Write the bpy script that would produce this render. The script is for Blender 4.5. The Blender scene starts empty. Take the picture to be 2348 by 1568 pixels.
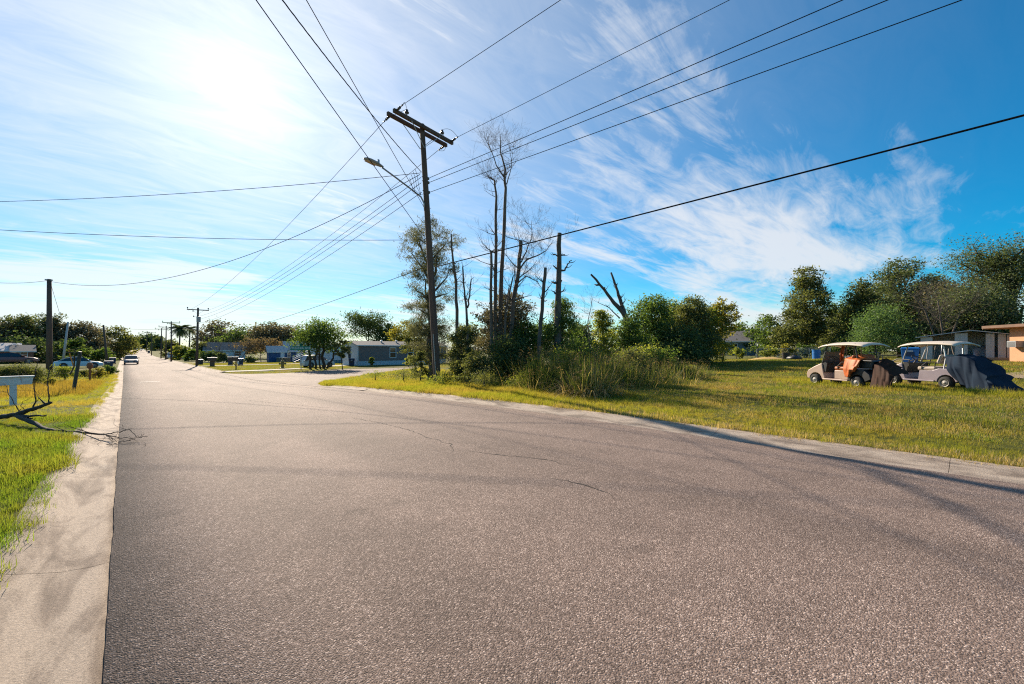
import bpy, math, random
import numpy as np
from mathutils import Vector, Matrix, noise

# ---------------------------------------------------------------- camera, sky, sun, exposure
sc = bpy.context.scene
COL = sc.collection
F, CX, HY, EYE, YAW = 980.0, 1173.5, 802.5, 1.55, math.radians(42.2)   # survey constants of the photograph (2347 wide)
cam = bpy.data.objects.new('camera', bpy.data.cameras.new('camera')); COL.objects.link(cam)
cam.location = (0, 0, EYE); cam.rotation_euler = (math.pi/2, 0, -YAW)
cam.data.sensor_width = 36; cam.data.lens = F/2347*36; cam.data.shift_y = 18.5/2347
cam.data.clip_start = 0.05; cam.data.clip_end = 3000
sc.camera = cam
SUN_EL, SUN_AZ = math.radians(27.5), math.radians(9.8)      # azimuth clockwise from +Y (the road's direction)
SUN = Vector((math.sin(SUN_AZ)*math.cos(SUN_EL), math.cos(SUN_AZ)*math.cos(SUN_EL), math.sin(SUN_EL)))
sl = bpy.data.lights.new('sun', 'SUN'); sl.energy = 4.2; sl.angle = math.radians(0.53); sl.color = (1.0, .86, .68)
so = bpy.data.objects.new('sun', sl); COL.objects.link(so)
so.rotation_euler = SUN.to_track_quat('Z', 'Y').to_euler(); so.location = (0, 0, 60)
sc.view_settings.view_transform = 'Standard'; sc.view_settings.look = 'None'
sc.view_settings.exposure = 1.15; sc.view_settings.gamma = 1
sc.cycles.use_denoising = False; sc.cycles.filter_width = 1.15; sc.cycles.sample_clamp_indirect = 4.0
sc.cycles.max_bounces = 6; sc.cycles.transparent_max_bounces = 6; sc.cycles.diffuse_bounces = 3
sc.cycles.glossy_bounces = 2; sc.cycles.transmission_bounces = 4; sc.cycles.caustics_reflective = False

w = bpy.data.worlds.new('World'); sc.world = w; w.use_nodes = True
nt = w.node_tree; N = nt.nodes; L = nt.links
for n in list(N): N.remove(n)
def nd(tree, typ, **kw):
    n = tree.nodes.new(typ)
    for k, v in kw.items():
        if k.startswith('i_'): n.inputs[k[2:].replace('_', ' ')].default_value = v
        else: setattr(n, k, v)
    return n
def math_(tree, op, a, b=None, c=None, clamp=False):
    n = tree.nodes.new('ShaderNodeMath'); n.operation = op; n.use_clamp = clamp
    for i, s in enumerate((a, b, c)):
        if s is None: continue
        if isinstance(s, (int, float)): n.inputs[i].default_value = s
        else: tree.links.new(s, n.inputs[i])
    return n.outputs[0]
def build_sky():
    out = nd(nt, 'ShaderNodeOutputWorld'); bg = nd(nt, 'ShaderNodeBackground'); bg.inputs[1].default_value = 0.1
    L.new(bg.outputs[0], out.inputs[0])
    sky = nd(nt, 'ShaderNodeTexSky', sky_type='NISHITA', sun_disc=False, sun_elevation=SUN_EL, sun_rotation=SUN_AZ,
             altitude=0, air_density=SKY_AIR, dust_density=SKY_DUST, ozone_density=SKY_OZ)
    hsv = nd(nt, 'ShaderNodeHueSaturation'); hsv.inputs['Saturation'].default_value = SKY_SAT; hsv.inputs['Value'].default_value = SKY_VAL
    hsv.inputs['Hue'].default_value = SKY_HUE
    L.new(sky.outputs[0], hsv.inputs['Color'])
    tc = nd(nt, 'ShaderNodeTexCoord'); d = tc.outputs['Generated']
    sep = nd(nt, 'ShaderNodeSeparateXYZ'); L.new(d, sep.inputs[0])
    zc = math_(nt, 'MAXIMUM', sep.outputs[2], 0.0)
    den = math_(nt, 'ADD', zc, 0.10)
    px = math_(nt, 'DIVIDE', sep.outputs[0], den); py = math_(nt, 'DIVIDE', sep.outputs[1], den)
    cmb = nd(nt, 'ShaderNodeCombineXYZ'); L.new(px, cmb.inputs[0]); L.new(py, cmb.inputs[1])
    # angle to the sun -> brightness of thin cirrus scattering sunlight forward
    dt = nd(nt, 'ShaderNodeVectorMath', operation='DOT_PRODUCT'); L.new(d, dt.inputs[0]); dt.inputs[1].default_value = SUN
    ang = math_(nt, 'ARCCOSINE', math_(nt, 'MINIMUM', dt.outputs['Value'], 1.0))
    def gauss(a, width):
        q = math_(nt, 'DIVIDE', a, width); return math_(nt, 'EXPONENT', math_(nt, 'MULTIPLY', math_(nt, 'MULTIPLY', q, q), -1.0))
    def fbm(scale, stretch, rot, detail, dist, seed, rough=0.6):
        m = nd(nt, 'ShaderNodeMapping'); m.inputs['Rotation'].default_value = (0, 0, rot); m.inputs['Scale'].default_value = (stretch, 1, 1)
        m.inputs['Location'].default_value = (seed, seed*.7, 0)
        L.new(cmb.outputs[0], m.inputs[0])
        t = nd(nt, 'ShaderNodeTexNoise', noise_dimensions='3D'); t.inputs['Scale'].default_value = scale; t.inputs['Detail'].default_value = detail
        t.inputs['Roughness'].default_value = rough; t.inputs['Distortion'].default_value = dist
        L.new(m.outputs[0], t.inputs[0]); return t.outputs[0]
    streak = fbm(2.0, 0.22, CL_ROT, 9, 1.2, CL_SEED, .62)
    fine = fbm(6.0, 0.3, CL_ROT+.5, 8, 1.6, 7.3, .65)
    cover = fbm(0.55, 0.8, 0.3, 3, 0.4, CL_SEED2, .5)
    m0 = math_(nt, 'ADD', math_(nt, 'MULTIPLY', streak, 0.62), math_(nt, 'MULTIPLY', fine, 0.38))
    # direction patches where the photograph shows cirrus sheets
    cov = math_(nt, 'MULTIPLY', math_(nt, 'SUBTRACT', cover, 0.5), 0.9)
    for (az, el, wd, amp) in CL_PATCH:
        a, e = math.radians(az)+YAW, math.radians(el)
        v = (math.sin(a)*math.cos(e), math.cos(a)*math.cos(e), math.sin(e))
        dd = nd(nt, 'ShaderNodeVectorMath', operation='DOT_PRODUCT'); L.new(d, dd.inputs[0]); dd.inputs[1].default_value = v
        an = math_(nt, 'ARCCOSINE', math_(nt, 'MINIMUM', dd.outputs['Value'], 1.0))
        cov = math_(nt, 'ADD', cov, math_(nt, 'MULTIPLY', gauss(an, math.radians(wd)), amp))
    cov = math_(nt, 'ADD', cov, math_(nt, 'MULTIPLY', gauss(zc, .09), .22))
    msk = math_(nt, 'ADD', m0, cov)
    rmp = nd(nt, 'ShaderNodeMapRange', interpolation_type='SMOOTHSTEP'); L.new(msk, rmp.inputs[0])
    rmp.inputs[1].default_value = CL_LO; rmp.inputs[2].default_value = CL_HI; rmp.inputs[3].default_value = 0; rmp.inputs[4].default_value = CL_MAX
    # cirrus lit by the sun: base white plus forward-scattering aureole
    bright = math_(nt, 'ADD', CL_BASE, math_(nt, 'ADD', math_(nt, 'MULTIPLY', gauss(ang, .75), CL_FWD), math_(nt, 'MULTIPLY', gauss(ang, .3), CL_FWD2)))
    cc = nd(nt, 'ShaderNodeVectorMath', operation='SCALE'); cc.inputs[0].default_value = (0.965, 0.985, 1.02); L.new(bright, cc.inputs['Scale'])
    mix = nd(nt, 'ShaderNodeMix', data_type='RGBA'); veil = math_(nt, 'ADD', math_(nt, 'MULTIPLY', gauss(ang, .72), .58), math_(nt, 'MULTIPLY', gauss(zc, .07), .3))
    L.new(math_(nt, 'MAXIMUM', rmp.outputs[0], math_(nt, 'MULTIPLY', veil, math_(nt, 'ADD', .55, fine))), mix.inputs[0]); tint = nd(nt, 'ShaderNodeVectorMath', operation='MULTIPLY'); L.new(hsv.outputs[0], tint.inputs[0]); tint.inputs[1].default_value = (.72, .98, 1.08); L.new(tint.outputs[0], mix.inputs[6]); L.new(cc.outputs[0], mix.inputs[7])
    # veil of thin high haze round the sun
    au = math_(nt, 'ADD', math_(nt, 'MULTIPLY', math_(nt, 'EXPONENT', math_(nt, 'DIVIDE', ang, -AU_W0)), AU_A0),
               math_(nt, 'MULTIPLY', math_(nt, 'EXPONENT', math_(nt, 'DIVIDE', ang, -AU_W)), AU_A))
    ac = nd(nt, 'ShaderNodeVectorMath', operation='SCALE'); ac.inputs[0].default_value = (1.0, 0.97, 0.93); L.new(au, ac.inputs['Scale'])
    add = nd(nt, 'ShaderNodeVectorMath', operation='ADD'); L.new(mix.outputs[2], add.inputs[0]); L.new(ac.outputs[0], add.inputs[1])
    L.new(add.outputs[0], bg.inputs[0])
SKY_SAT, SKY_VAL, SKY_HUE = 2.05, 0.58, 0.488
SKY_AIR, SKY_DUST, SKY_OZ = 1.0, 0.0, 2.0
CL_ROT, CL_SEED, CL_SEED2 = 0.9, 3.1, 1.7
CL_PATCH = [(-30, 36, 22, .15), (-14, 33, 15, .10), (-22, 22, 12, .05), (-40, 5, 17, .22), (29, 14, 14, .165), (14, 27, 14, .10), (37, 20, 8, .05), (6, 20, 10, .06), (20, 33, 9, .08), (44, 16, 7, .06), (5, 32, 14, .06), (42, 36, 15, -.25), (-46, 20, 9, -.08), (8, 8, 14, .05)]
CL_LO, CL_HI, CL_MAX = 0.49, 0.84, 0.84
CL_BASE, CL_FWD, CL_FWD2 = 3.95, .5, .4
AU_W, AU_A, AU_W0, AU_A0 = 0.30, 0.6, .11, 1.9
build_sky()

# ---------------------------------------------------------------- survey helpers
def ss(a, b, x):
    t = min(1, max(0, (x-a)/(b-a))); return t*t*(3-2*t)
def H(x, y):
    return -0.9*ss(5, 45, y)+2.6*ss(190, 330, y)+0.6*ss(26, 44, x)*(1-ss(35, 55, y))
SY, CY = math.sin(YAW), math.cos(YAW)
def atz(px, Z):
    X = (px-CX)/F*Z; return (SY*Z+CY*X, CY*Z-SY*X)
def at(px, py):
    z = 0.5
    while z < 500:
        x, y = atz(px, z)
        if EYE-(py-HY)/F*z <= H(x, y): break
        z *= 1.01
    return atz(px, z)
def top(py, Z): return EYE+(HY-py)/F*Z
def pt(px, py, Z):
    x, y = atz(px, Z); return Vector((x, y, top(py, Z)))
ROADL, ROADR, GUT = -0.06, 7.6, 0.66
def raise_(x, y):
    if x < ROADL: return 0.08*ss(ROADL-.2, ROADL-GUT, x) if False else 0.08
    return 0.08*max(1-ss(17, 23, y), ss(52, 57, y))
def G(x, y): return H(x, y)+raise_(x, y)

# ---------------------------------------------------------------- object helpers
def tag(o, label=None, cat=None, group=None, kind=None):
    if label: o['label'] = label
    if cat: o['category'] = cat
    if group: o['group'] = group
    if kind: o['kind'] = kind
    return o
def empty(name, loc=(0, 0, 0), rz=0, label=None, cat=None, group=None, kind=None):
    o = bpy.data.objects.new(name, None); COL.objects.link(o); o.location = loc; o.rotation_euler = (0, 0, rz)
    o.empty_display_size = .2
    return tag(o, label, cat, group, kind)
def link(name, me, parent=None, mat=None, smooth=False):
    if mat:
        if not me.materials: me.materials.append(mat)
    if smooth: me.shade_smooth()
    o = bpy.data.objects.new(name, me); COL.objects.link(o)
    if parent: o.parent = parent
    return o
class MB:
    def __init__(s): s.v = []; s.f = []; s.m = []
    def add(s, vs, fs, mi=0):
        b = len(s.v); s.v += [tuple(p) for p in vs]; s.f += [tuple(b+i for i in f) for f in fs]; s.m += [mi]*len(fs); return s
    def box(s, x0, x1, y0, y1, z0, z1, M=None, mi=0):
        vs = [Vector((x, y, z)) for z in (z0, z1) for y in (y0, y1) for x in (x0, x1)]
        if M: vs = [M @ p for p in vs]
        return s.add(vs, [(0, 2, 3, 1), (4, 5, 7, 6), (0, 1, 5, 4), (2, 6, 7, 3), (0, 4, 6, 2), (1, 3, 7, 5)], mi)
    def tube(s, pts, r, n=6, cap=True, mi=0):
        pts = [Vector(p) for p in pts]; k = len(pts)
        rs = r if isinstance(r, (list, tuple)) else [r]*k
        ref = None; vs = []
        for i, p in enumerate(pts):
            t = (pts[min(i+1, k-1)]-pts[max(i-1, 0)])
            t = t.normalized() if t.length > 1e-9 else Vector((0, 0, 1))
            if ref is None:
                ref = t.orthogonal().normalized()
            else:
                ref = (ref-t*ref.dot(t)); ref = ref.normalized() if ref.length > 1e-6 else t.orthogonal().normalized()
            b = t.cross(ref)
            vs += [p+(ref*math.cos(2*math.pi*j/n)+b*math.sin(2*math.pi*j/n))*rs[i] for j in range(n)]
        fs = [(i*n+j, i*n+(j+1) % n, (i+1)*n+(j+1) % n, (i+1)*n+j) for i in range(k-1) for j in range(n)]
        if cap: fs += [tuple(range(n-1, -1, -1)), tuple((k-1)*n+j for j in range(n))]
        return s.add(vs, fs, mi)
    def prism(s, poly, y0, y1, M=None, mi=0):
        """profile polygon in (x, z), extruded along y"""
        n = len(poly)
        vs = [Vector((x, y0, z)) for x, z in poly]+[Vector((x, y1, z)) for x, z in poly]
        if M: vs = [M @ p for p in vs]
        return s.add(vs, [tuple(range(n)), tuple(range(2*n-1, n-1, -1))]+[(i, i+n, (i+1) % n+n, (i+1) % n) for i in range(n)], mi)
    def lathe(s, prof, c=(0, 0, 0), n=16, axis='z', mi=0, cap=True):
        vs = []
        for r, z in prof:
            for j in range(n):
                a = 2*math.pi*j/n; p = (r*math.cos(a), r*math.sin(a), z)
                if axis == 'y': p = (p[0], p[2], p[1])
                if axis == 'x': p = (p[2], p[0], p[1])
                vs.append((p[0]+c[0], p[1]+c[1], p[2]+c[2]))
        k = len(prof)
        fs = [(i*n+j, i*n+(j+1) % n, (i+1)*n+(j+1) % n, (i+1)*n+j) for i in range(k-1) for j in range(n)]
        if cap: fs += [tuple(range(n-1, -1, -1)), tuple((k-1)*n+j for j in range(n))]
        return s.add(vs, fs, mi)
    def build(s, name, mat, parent=None, smooth=False, bevel=0, loc=None):
        me = bpy.data.meshes.new(name); me.from_pydata(s.v, [], s.f); me.update()
        for m in (mat if isinstance(mat, (list, tuple)) else [mat]): me.materials.append(m)
        if any(s.m): me.polygons.foreach_set('material_index', s.m)
        if smooth: me.shade_smooth()
        o = link(name, me, parent)
        if bevel:
            b = o.modifiers.new('bevel', 'BEVEL'); b.width = bevel; b.segments = 2; b.limit_method = 'ANGLE'
        if loc: o.location = loc
        return o
def quads(name, V, mat, parent=None):
    """V: (n*4, 3) array of loose quads"""
    V = np.asarray(V, dtype=np.float32).reshape(-1, 3); n = len(V)//4
    me = bpy.data.meshes.new(name); me.vertices.add(len(V)); me.vertices.foreach_set('co', V.ravel())
    me.loops.add(n*4); me.loops.foreach_set('vertex_index', np.arange(n*4, dtype=np.int32))
    me.polygons.add(n); me.polygons.foreach_set('loop_start', np.arange(0, n*4, 4, dtype=np.int32))
    me.update(calc_edges=True); me.materials.append(mat)
    return link(name, me, parent)
RNG = np.random.default_rng(7); random.seed(7)
def copy_tree(o, parent=None):
    c = o.copy(); COL.objects.link(c); c.parent = parent
    for ch in list(o.children): copy_tree(ch, c)
    return c

# ---------------------------------------------------------------- materials
def base_mat(name):
    m = bpy.data.materials.new(name); m.use_nodes = True
    t = m.node_tree; p = t.nodes['Principled BSDF']; return m, t, p
def pm(name, c1, c2=None, scale=3.0, rough=0.7, bump=0.0, bscale=None, metal=0.0, detail=5, stretch=(1, 1, 1), spec=0.5, coat=0.0):
    m, t, p = base_mat(name)
    p.inputs['Roughness'].default_value = rough; p.inputs['Metallic'].default_value = metal
    p.inputs['Specular IOR Level'].default_value = spec; p.inputs['Coat Weight'].default_value = coat
    c2 = c2 or tuple(v*0.75 for v in c1)
    tc = nd(t, 'ShaderNodeTexCoord'); mp = nd(t, 'ShaderNodeMapping'); mp.inputs['Scale'].default_value = stretch
    t.links.new(tc.outputs['Object'], mp.inputs[0])
    no = nd(t, 'ShaderNodeTexNoise'); no.inputs['Scale'].default_value = scale; no.inputs['Detail'].default_value = detail; no.inputs['Roughness'].default_value = .65
    t.links.new(mp.outputs[0], no.inputs[0])
    r = nd(t, 'ShaderNodeMapRange'); r.inputs[1].default_value = .3; r.inputs[2].default_value = .7; t.links.new(no.outputs[0], r.inputs[0])
    mx = nd(t, 'ShaderNodeMix', data_type='RGBA'); t.links.new(r.outputs[0], mx.inputs[0])
    mx.inputs[6].default_value = (*c1, 1); mx.inputs[7].default_value = (*c2, 1)
    t.links.new(mx.outputs[2], p.inputs['Base Color'])
    if bump:
        n2 = nd(t, 'ShaderNodeTexNoise'); n2.inputs['Scale'].default_value = bscale or scale*4; n2.inputs['Detail'].default_value = 6
        t.links.new(mp.outputs[0], n2.inputs[0])
        b = nd(t, 'ShaderNodeBump'); b.inputs['Strength'].default_value = bump; b.inputs['Distance'].default_value = .02
        t.links.new(n2.outputs[0], b.inputs['Height']); t.links.new(b.outputs[0], p.inputs['Normal'])
    return m
def leaf_mat(name, cols, trans=0.45, rough=0.5, dry=None, dryscale=.25, gloss=0.035, tcol=1.6):
    """leaf faces: each its own tint; light passes through"""
    m = bpy.data.materials.new(name); m.use_nodes = True; t = m.node_tree
    for n in list(t.nodes): t.nodes.remove(n)
    out = nd(t, 'ShaderNodeOutputMaterial'); g = nd(t, 'ShaderNodeNewGeometry'); oi = nd(t, 'ShaderNodeObjectInfo')
    s = math_(t, 'FRACT', math_(t, 'ADD', g.outputs['Random Per Island'], oi.outputs['Random']))
    cr = nd(t, 'ShaderNodeValToRGB'); e = cr.color_ramp.elements
    e[0].color = (*cols[0], 1); e[1].color = (*cols[-1], 1)
    for i, c in enumerate(cols[1:-1]):
        k = cr.color_ramp.elements.new((i+1)/(len(cols)-1)); k.color = (*c, 1)
    t.links.new(s, cr.inputs[0]); col = cr.outputs[0]
    if dry:
        no = nd(t, 'ShaderNodeTexNoise'); no.inputs['Scale'].default_value = dryscale; no.inputs['Detail'].default_value = 4; no.inputs['Roughness'].default_value = .7
        t.links.new(g.outputs['Position'], no.inputs[0])
        r = nd(t, 'ShaderNodeMapRange'); r.inputs[1].default_value = .42; r.inputs[2].default_value = .66; t.links.new(no.outputs[0], r.inputs[0])
        mx = nd(t, 'ShaderNodeMix', data_type='RGBA'); t.links.new(r.outputs[0], mx.inputs[0]); t.links.new(col, mx.inputs[6]); mx.inputs[7].default_value = (*dry, 1)
        col = mx.outputs[2]
    df = nd(t, 'ShaderNodeBsdfDiffuse'); t.links.new(col, df.inputs[0])
    tr = nd(t, 'ShaderNodeBsdfTranslucent')
    tm = nd(t, 'ShaderNodeVectorMath', operation='MULTIPLY'); t.links.new(col, tm.inputs[0]); tm.inputs[1].default_value = (tcol*1.08, tcol, tcol*.55)
    t.links.new(tm.outputs[0], tr.inputs[0])
    m1 = nd(t, 'ShaderNodeMixShader'); m1.inputs[0].default_value = trans; t.links.new(df.outputs[0], m1.inputs[1]); t.links.new(tr.outputs[0], m1.inputs[2])
    gl = nd(t, 'ShaderNodeBsdfGlossy'); gl.inputs['Roughness'].default_value = rough; gl.inputs['Color'].default_value = (.5, .5, .5, 1)
    m2 = nd(t, 'ShaderNodeMixShader'); m2.inputs[0].default_value = gloss; t.links.new(m1.outputs[0], m2.inputs[1]); t.links.new(gl.outputs[0], m2.inputs[2])
    t.links.new(m2.outputs[0], out.inputs[0]); return m
def ramp(t, src, stops):
    cr = nd(t, 'ShaderNodeValToRGB'); e = cr.color_ramp.elements
    e[0].position, e[0].color = stops[0][0], (*stops[0][1], 1); e[1].position, e[1].color = stops[-1][0], (*stops[-1][1], 1)
    for p, c in stops[1:-1]:
        k = e.new(p); k.color = (*c, 1)
    t.links.new(src, cr.inputs[0]); return cr.outputs[0]
def asphalt_mat():
    m, t, p = base_mat('asphalt')
    g = nd(t, 'ShaderNodeNewGeometry'); pos = g.outputs['Position']
    vo = nd(t, 'ShaderNodeTexVoronoi'); vo.inputs['Scale'].default_value = 105; t.links.new(pos, vo.inputs[0])
    v2 = nd(t, 'ShaderNodeTexVoronoi'); v2.inputs['Scale'].default_value = 150; t.links.new(pos, v2.inputs[0])
    sp = nd(t, 'ShaderNodeSeparateColor'); t.links.new(vo.outputs['Color'], sp.inputs[0])
    stone = ramp(t, sp.outputs[0], [(0, (.075, .052, .041)), (.4, (.195, .137, .112)), (.8, (.29, .212, .176)), (1, (.60, .47, .40))])
    s2 = nd(t, 'ShaderNodeSeparateColor'); t.links.new(v2.outputs['Color'], s2.inputs[0])
    fine = ramp(t, s2.outputs[0], [(0, (.085, .06, .047)), (.7, (.195, .138, .113)), (1, (.41, .31, .255))])
    gap = nd(t, 'ShaderNodeMapRange'); gap.inputs[1].default_value = .45; gap.inputs[2].default_value = .62; t.links.new(vo.outputs['Distance'], gap.inputs[0])
    mx = nd(t, 'ShaderNodeMix', data_type='RGBA'); t.links.new(gap.outputs[0], mx.inputs[0]); t.links.new(stone, mx.inputs[6]); t.links.new(fine, mx.inputs[7])
    # tyre wear, stains and weathering
    mp = nd(t, 'ShaderNodeMapping'); mp.inputs['Scale'].default_value = (.55, .12, 1); t.links.new(pos, mp.inputs[0])
    big = nd(t, 'ShaderNodeTexNoise'); big.inputs['Scale'].default_value = 1.0; big.inputs['Detail'].default_value = 5; t.links.new(mp.outputs[0], big.inputs[0])
    br = nd(t, 'ShaderNodeMapRange'); br.inputs[1].default_value = .3; br.inputs[2].default_value = .7; br.inputs[3].default_value = .74; br.inputs[4].default_value = 1.2; t.links.new(big.outputs[0], br.inputs[0])
    st = nd(t, 'ShaderNodeTexNoise'); st.inputs['Scale'].default_value = 1.7; st.inputs['Detail'].default_value = 8; st.inputs['Roughness'].default_value = .7; t.links.new(pos, st.inputs[0])
    sr = nd(t, 'ShaderNodeMapRange'); sr.inputs[1].default_value = .35; sr.inputs[2].default_value = .6; sr.inputs[3].default_value = .86; sr.inputs[4].default_value = 1.04; t.links.new(st.outputs[0], sr.inputs[0])
    sx = nd(t, 'ShaderNodeSeparateXYZ'); t.links.new(pos, sx.inputs[0])
    ed = nd(t, 'ShaderNodeMapRange', interpolation_type='SMOOTHSTEP'); ed.inputs[1].default_value = -.1; ed.inputs[2].default_value = .7; ed.inputs[3].default_value = .62; ed.inputs[4].default_value = 1.0
    t.links.new(math_(t, 'ADD', sx.outputs[0], math_(t, 'MULTIPLY', st.outputs[0], .25)), ed.inputs[0])     # grime gathered along the left edge
    k = math_(t, 'MULTIPLY', math_(t, 'MULTIPLY', br.outputs[0], sr.outputs[0]), ed.outputs[0])
    k = math_(t, 'MULTIPLY', k, math_(t, 'ADD', 1.0, math_(t, 'MULTIPLY', math_(t, 'SINE', math_(t, 'MULTIPLY', sx.outputs[0], 3.7)), .055)))     # wheel paths
    oi = nd(t, 'ShaderNodeTexNoise'); oi.inputs['Scale'].default_value = .8; oi.inputs['Detail'].default_value = 7; oi.inputs['Roughness'].default_value = .62; t.links.new(pos, oi.inputs[0])
    orr = nd(t, 'ShaderNodeMapRange', interpolation_type='SMOOTHSTEP'); orr.inputs[1].default_value = .60; orr.inputs[2].default_value = .70; orr.inputs[3].default_value = 1.0; orr.inputs[4].default_value = .76; t.links.new(oi.outputs[0], orr.inputs[0])
    k = math_(t, 'MULTIPLY', k, orr.outputs[0])     # old oil and tyre stains
    sc_ = nd(t, 'ShaderNodeVectorMath', operation='SCALE'); t.links.new(mx.outputs[2], sc_.inputs[0]); t.links.new(k, sc_.inputs['Scale'])
    t.links.new(sc_.outputs[0], p.inputs['Base Color'])
    p.inputs['Roughness'].default_value = .85; p.inputs['Specular IOR Level'].default_value = .22
    h = math_(t, 'ADD', math_(t, 'MULTIPLY', vo.outputs['Distance'], -1.0), math_(t, 'MULTIPLY', v2.outputs['Distance'], -.5))
    b = nd(t, 'ShaderNodeBump'); b.inputs['Strength'].default_value = .6; b.inputs['Distance'].default_value = .006
    t.links.new(h, b.inputs['Height']); t.links.new(b.outputs[0], p.inputs['Normal']); return m
def concrete_mat(name='concrete', c1=(.44, .355, .28), c2=(.27, .21, .165), st=.5):
    m, t, p = base_mat(name)
    g = nd(t, 'ShaderNodeNewGeometry'); pos = g.outputs['Position']
    mp = nd(t, 'ShaderNodeMapping'); mp.inputs['Scale'].default_value = (3.2, .8, 1); t.links.new(pos, mp.inputs[0])
    a = nd(t, 'ShaderNodeTexNoise'); a.inputs['Scale'].default_value = 1.3; a.inputs['Detail'].default_value = 8; a.inputs['Roughness'].default_value = .65; a.inputs['Distortion'].default_value = .6; t.links.new(mp.outputs[0], a.inputs[0])
    f = nd(t, 'ShaderNodeTexNoise'); f.inputs['Scale'].default_value = 75; f.inputs['Detail'].default_value = 8; f.inputs['Roughness'].default_value = .85; t.links.new(pos, f.inputs[0])
    col = ramp(t, a.outputs[0], [(.28, tuple(v*st for v in c2)), (.42, c2), (.55, c1), (.8, tuple(min(1, v*1.12) for v in c1))])
    fr = nd(t, 'ShaderNodeMapRange'); fr.inputs[1].default_value = .3; fr.inputs[2].default_value = .7; fr.inputs[3].default_value = .5; fr.inputs[4].default_value = 1.42; t.links.new(f.outputs[0], fr.inputs[0])
    s = nd(t, 'ShaderNodeVectorMath', operation='SCALE'); t.links.new(col, s.inputs[0]); t.links.new(fr.outputs[0], s.inputs['Scale'])
    t.links.new(s.outputs[0], p.inputs['Base Color']); p.inputs['Roughness'].default_value = .9; p.inputs['Specular IOR Level'].default_value = .25
    b = nd(t, 'ShaderNodeBump'); b.inputs['Strength'].default_value = .9; b.inputs['Distance'].default_value = .01; t.links.new(f.outputs[0], b.inputs['Height']); t.links.new(b.outputs[0], p.inputs['Normal'])
    return m
def soil_mat():
    m, t, p = base_mat('lawn_soil')
    g = nd(t, 'ShaderNodeNewGeometry'); pos = g.outputs['Position']
    a = nd(t, 'ShaderNodeTexNoise'); a.inputs['Scale'].default_value = .22; a.inputs['Detail'].default_value = 9; a.inputs['Roughness'].default_value = .68; t.links.new(pos, a.inputs[0])
    f = nd(t, 'ShaderNodeTexNoise'); f.inputs['Scale'].default_value = 9; f.inputs['Detail'].default_value = 8; f.inputs['Roughness'].default_value = .8; t.links.new(pos, f.inputs[0])
    c = ramp(t, a.outputs[0], [(.3, (.085, .10, .016)), (.5, (.125, .128, .026)), (.64, (.165, .135, .042)), (.8, (.21, .155, .075))])
    fr = nd(t, 'ShaderNodeMapRange'); fr.inputs[1].default_value = .3; fr.inputs[2].default_value = .7; fr.inputs[3].default_value = .45; fr.inputs[4].default_value = 1.35; t.links.new(f.outputs[0], fr.inputs[0])
    s = nd(t, 'ShaderNodeVectorMath', operation='SCALE'); t.links.new(c, s.inputs[0]); t.links.new(fr.outputs[0], s.inputs['Scale'])
    t.links.new(s.outputs[0], p.inputs['Base Color']); p.inputs['Roughness'].default_value = .95; p.inputs['Specular IOR Level'].default_value = .1
    b = nd(t, 'ShaderNodeBump'); b.inputs['Strength'].default_value = 1; b.inputs['Distance'].default_value = .08; t.links.new(f.outputs[0], b.inputs['Height']); t.links.new(b.outputs[0], p.inputs['Normal'])
    return m
def glass_mat(name='window_glass', c=(.02, .025, .03)):
    m, t, p = base_mat(name); p.inputs['Base Color'].default_value = (*c, 1); p.inputs['Roughness'].default_value = .06; p.inputs['Specular IOR Level'].default_value = .8
    return m
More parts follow.
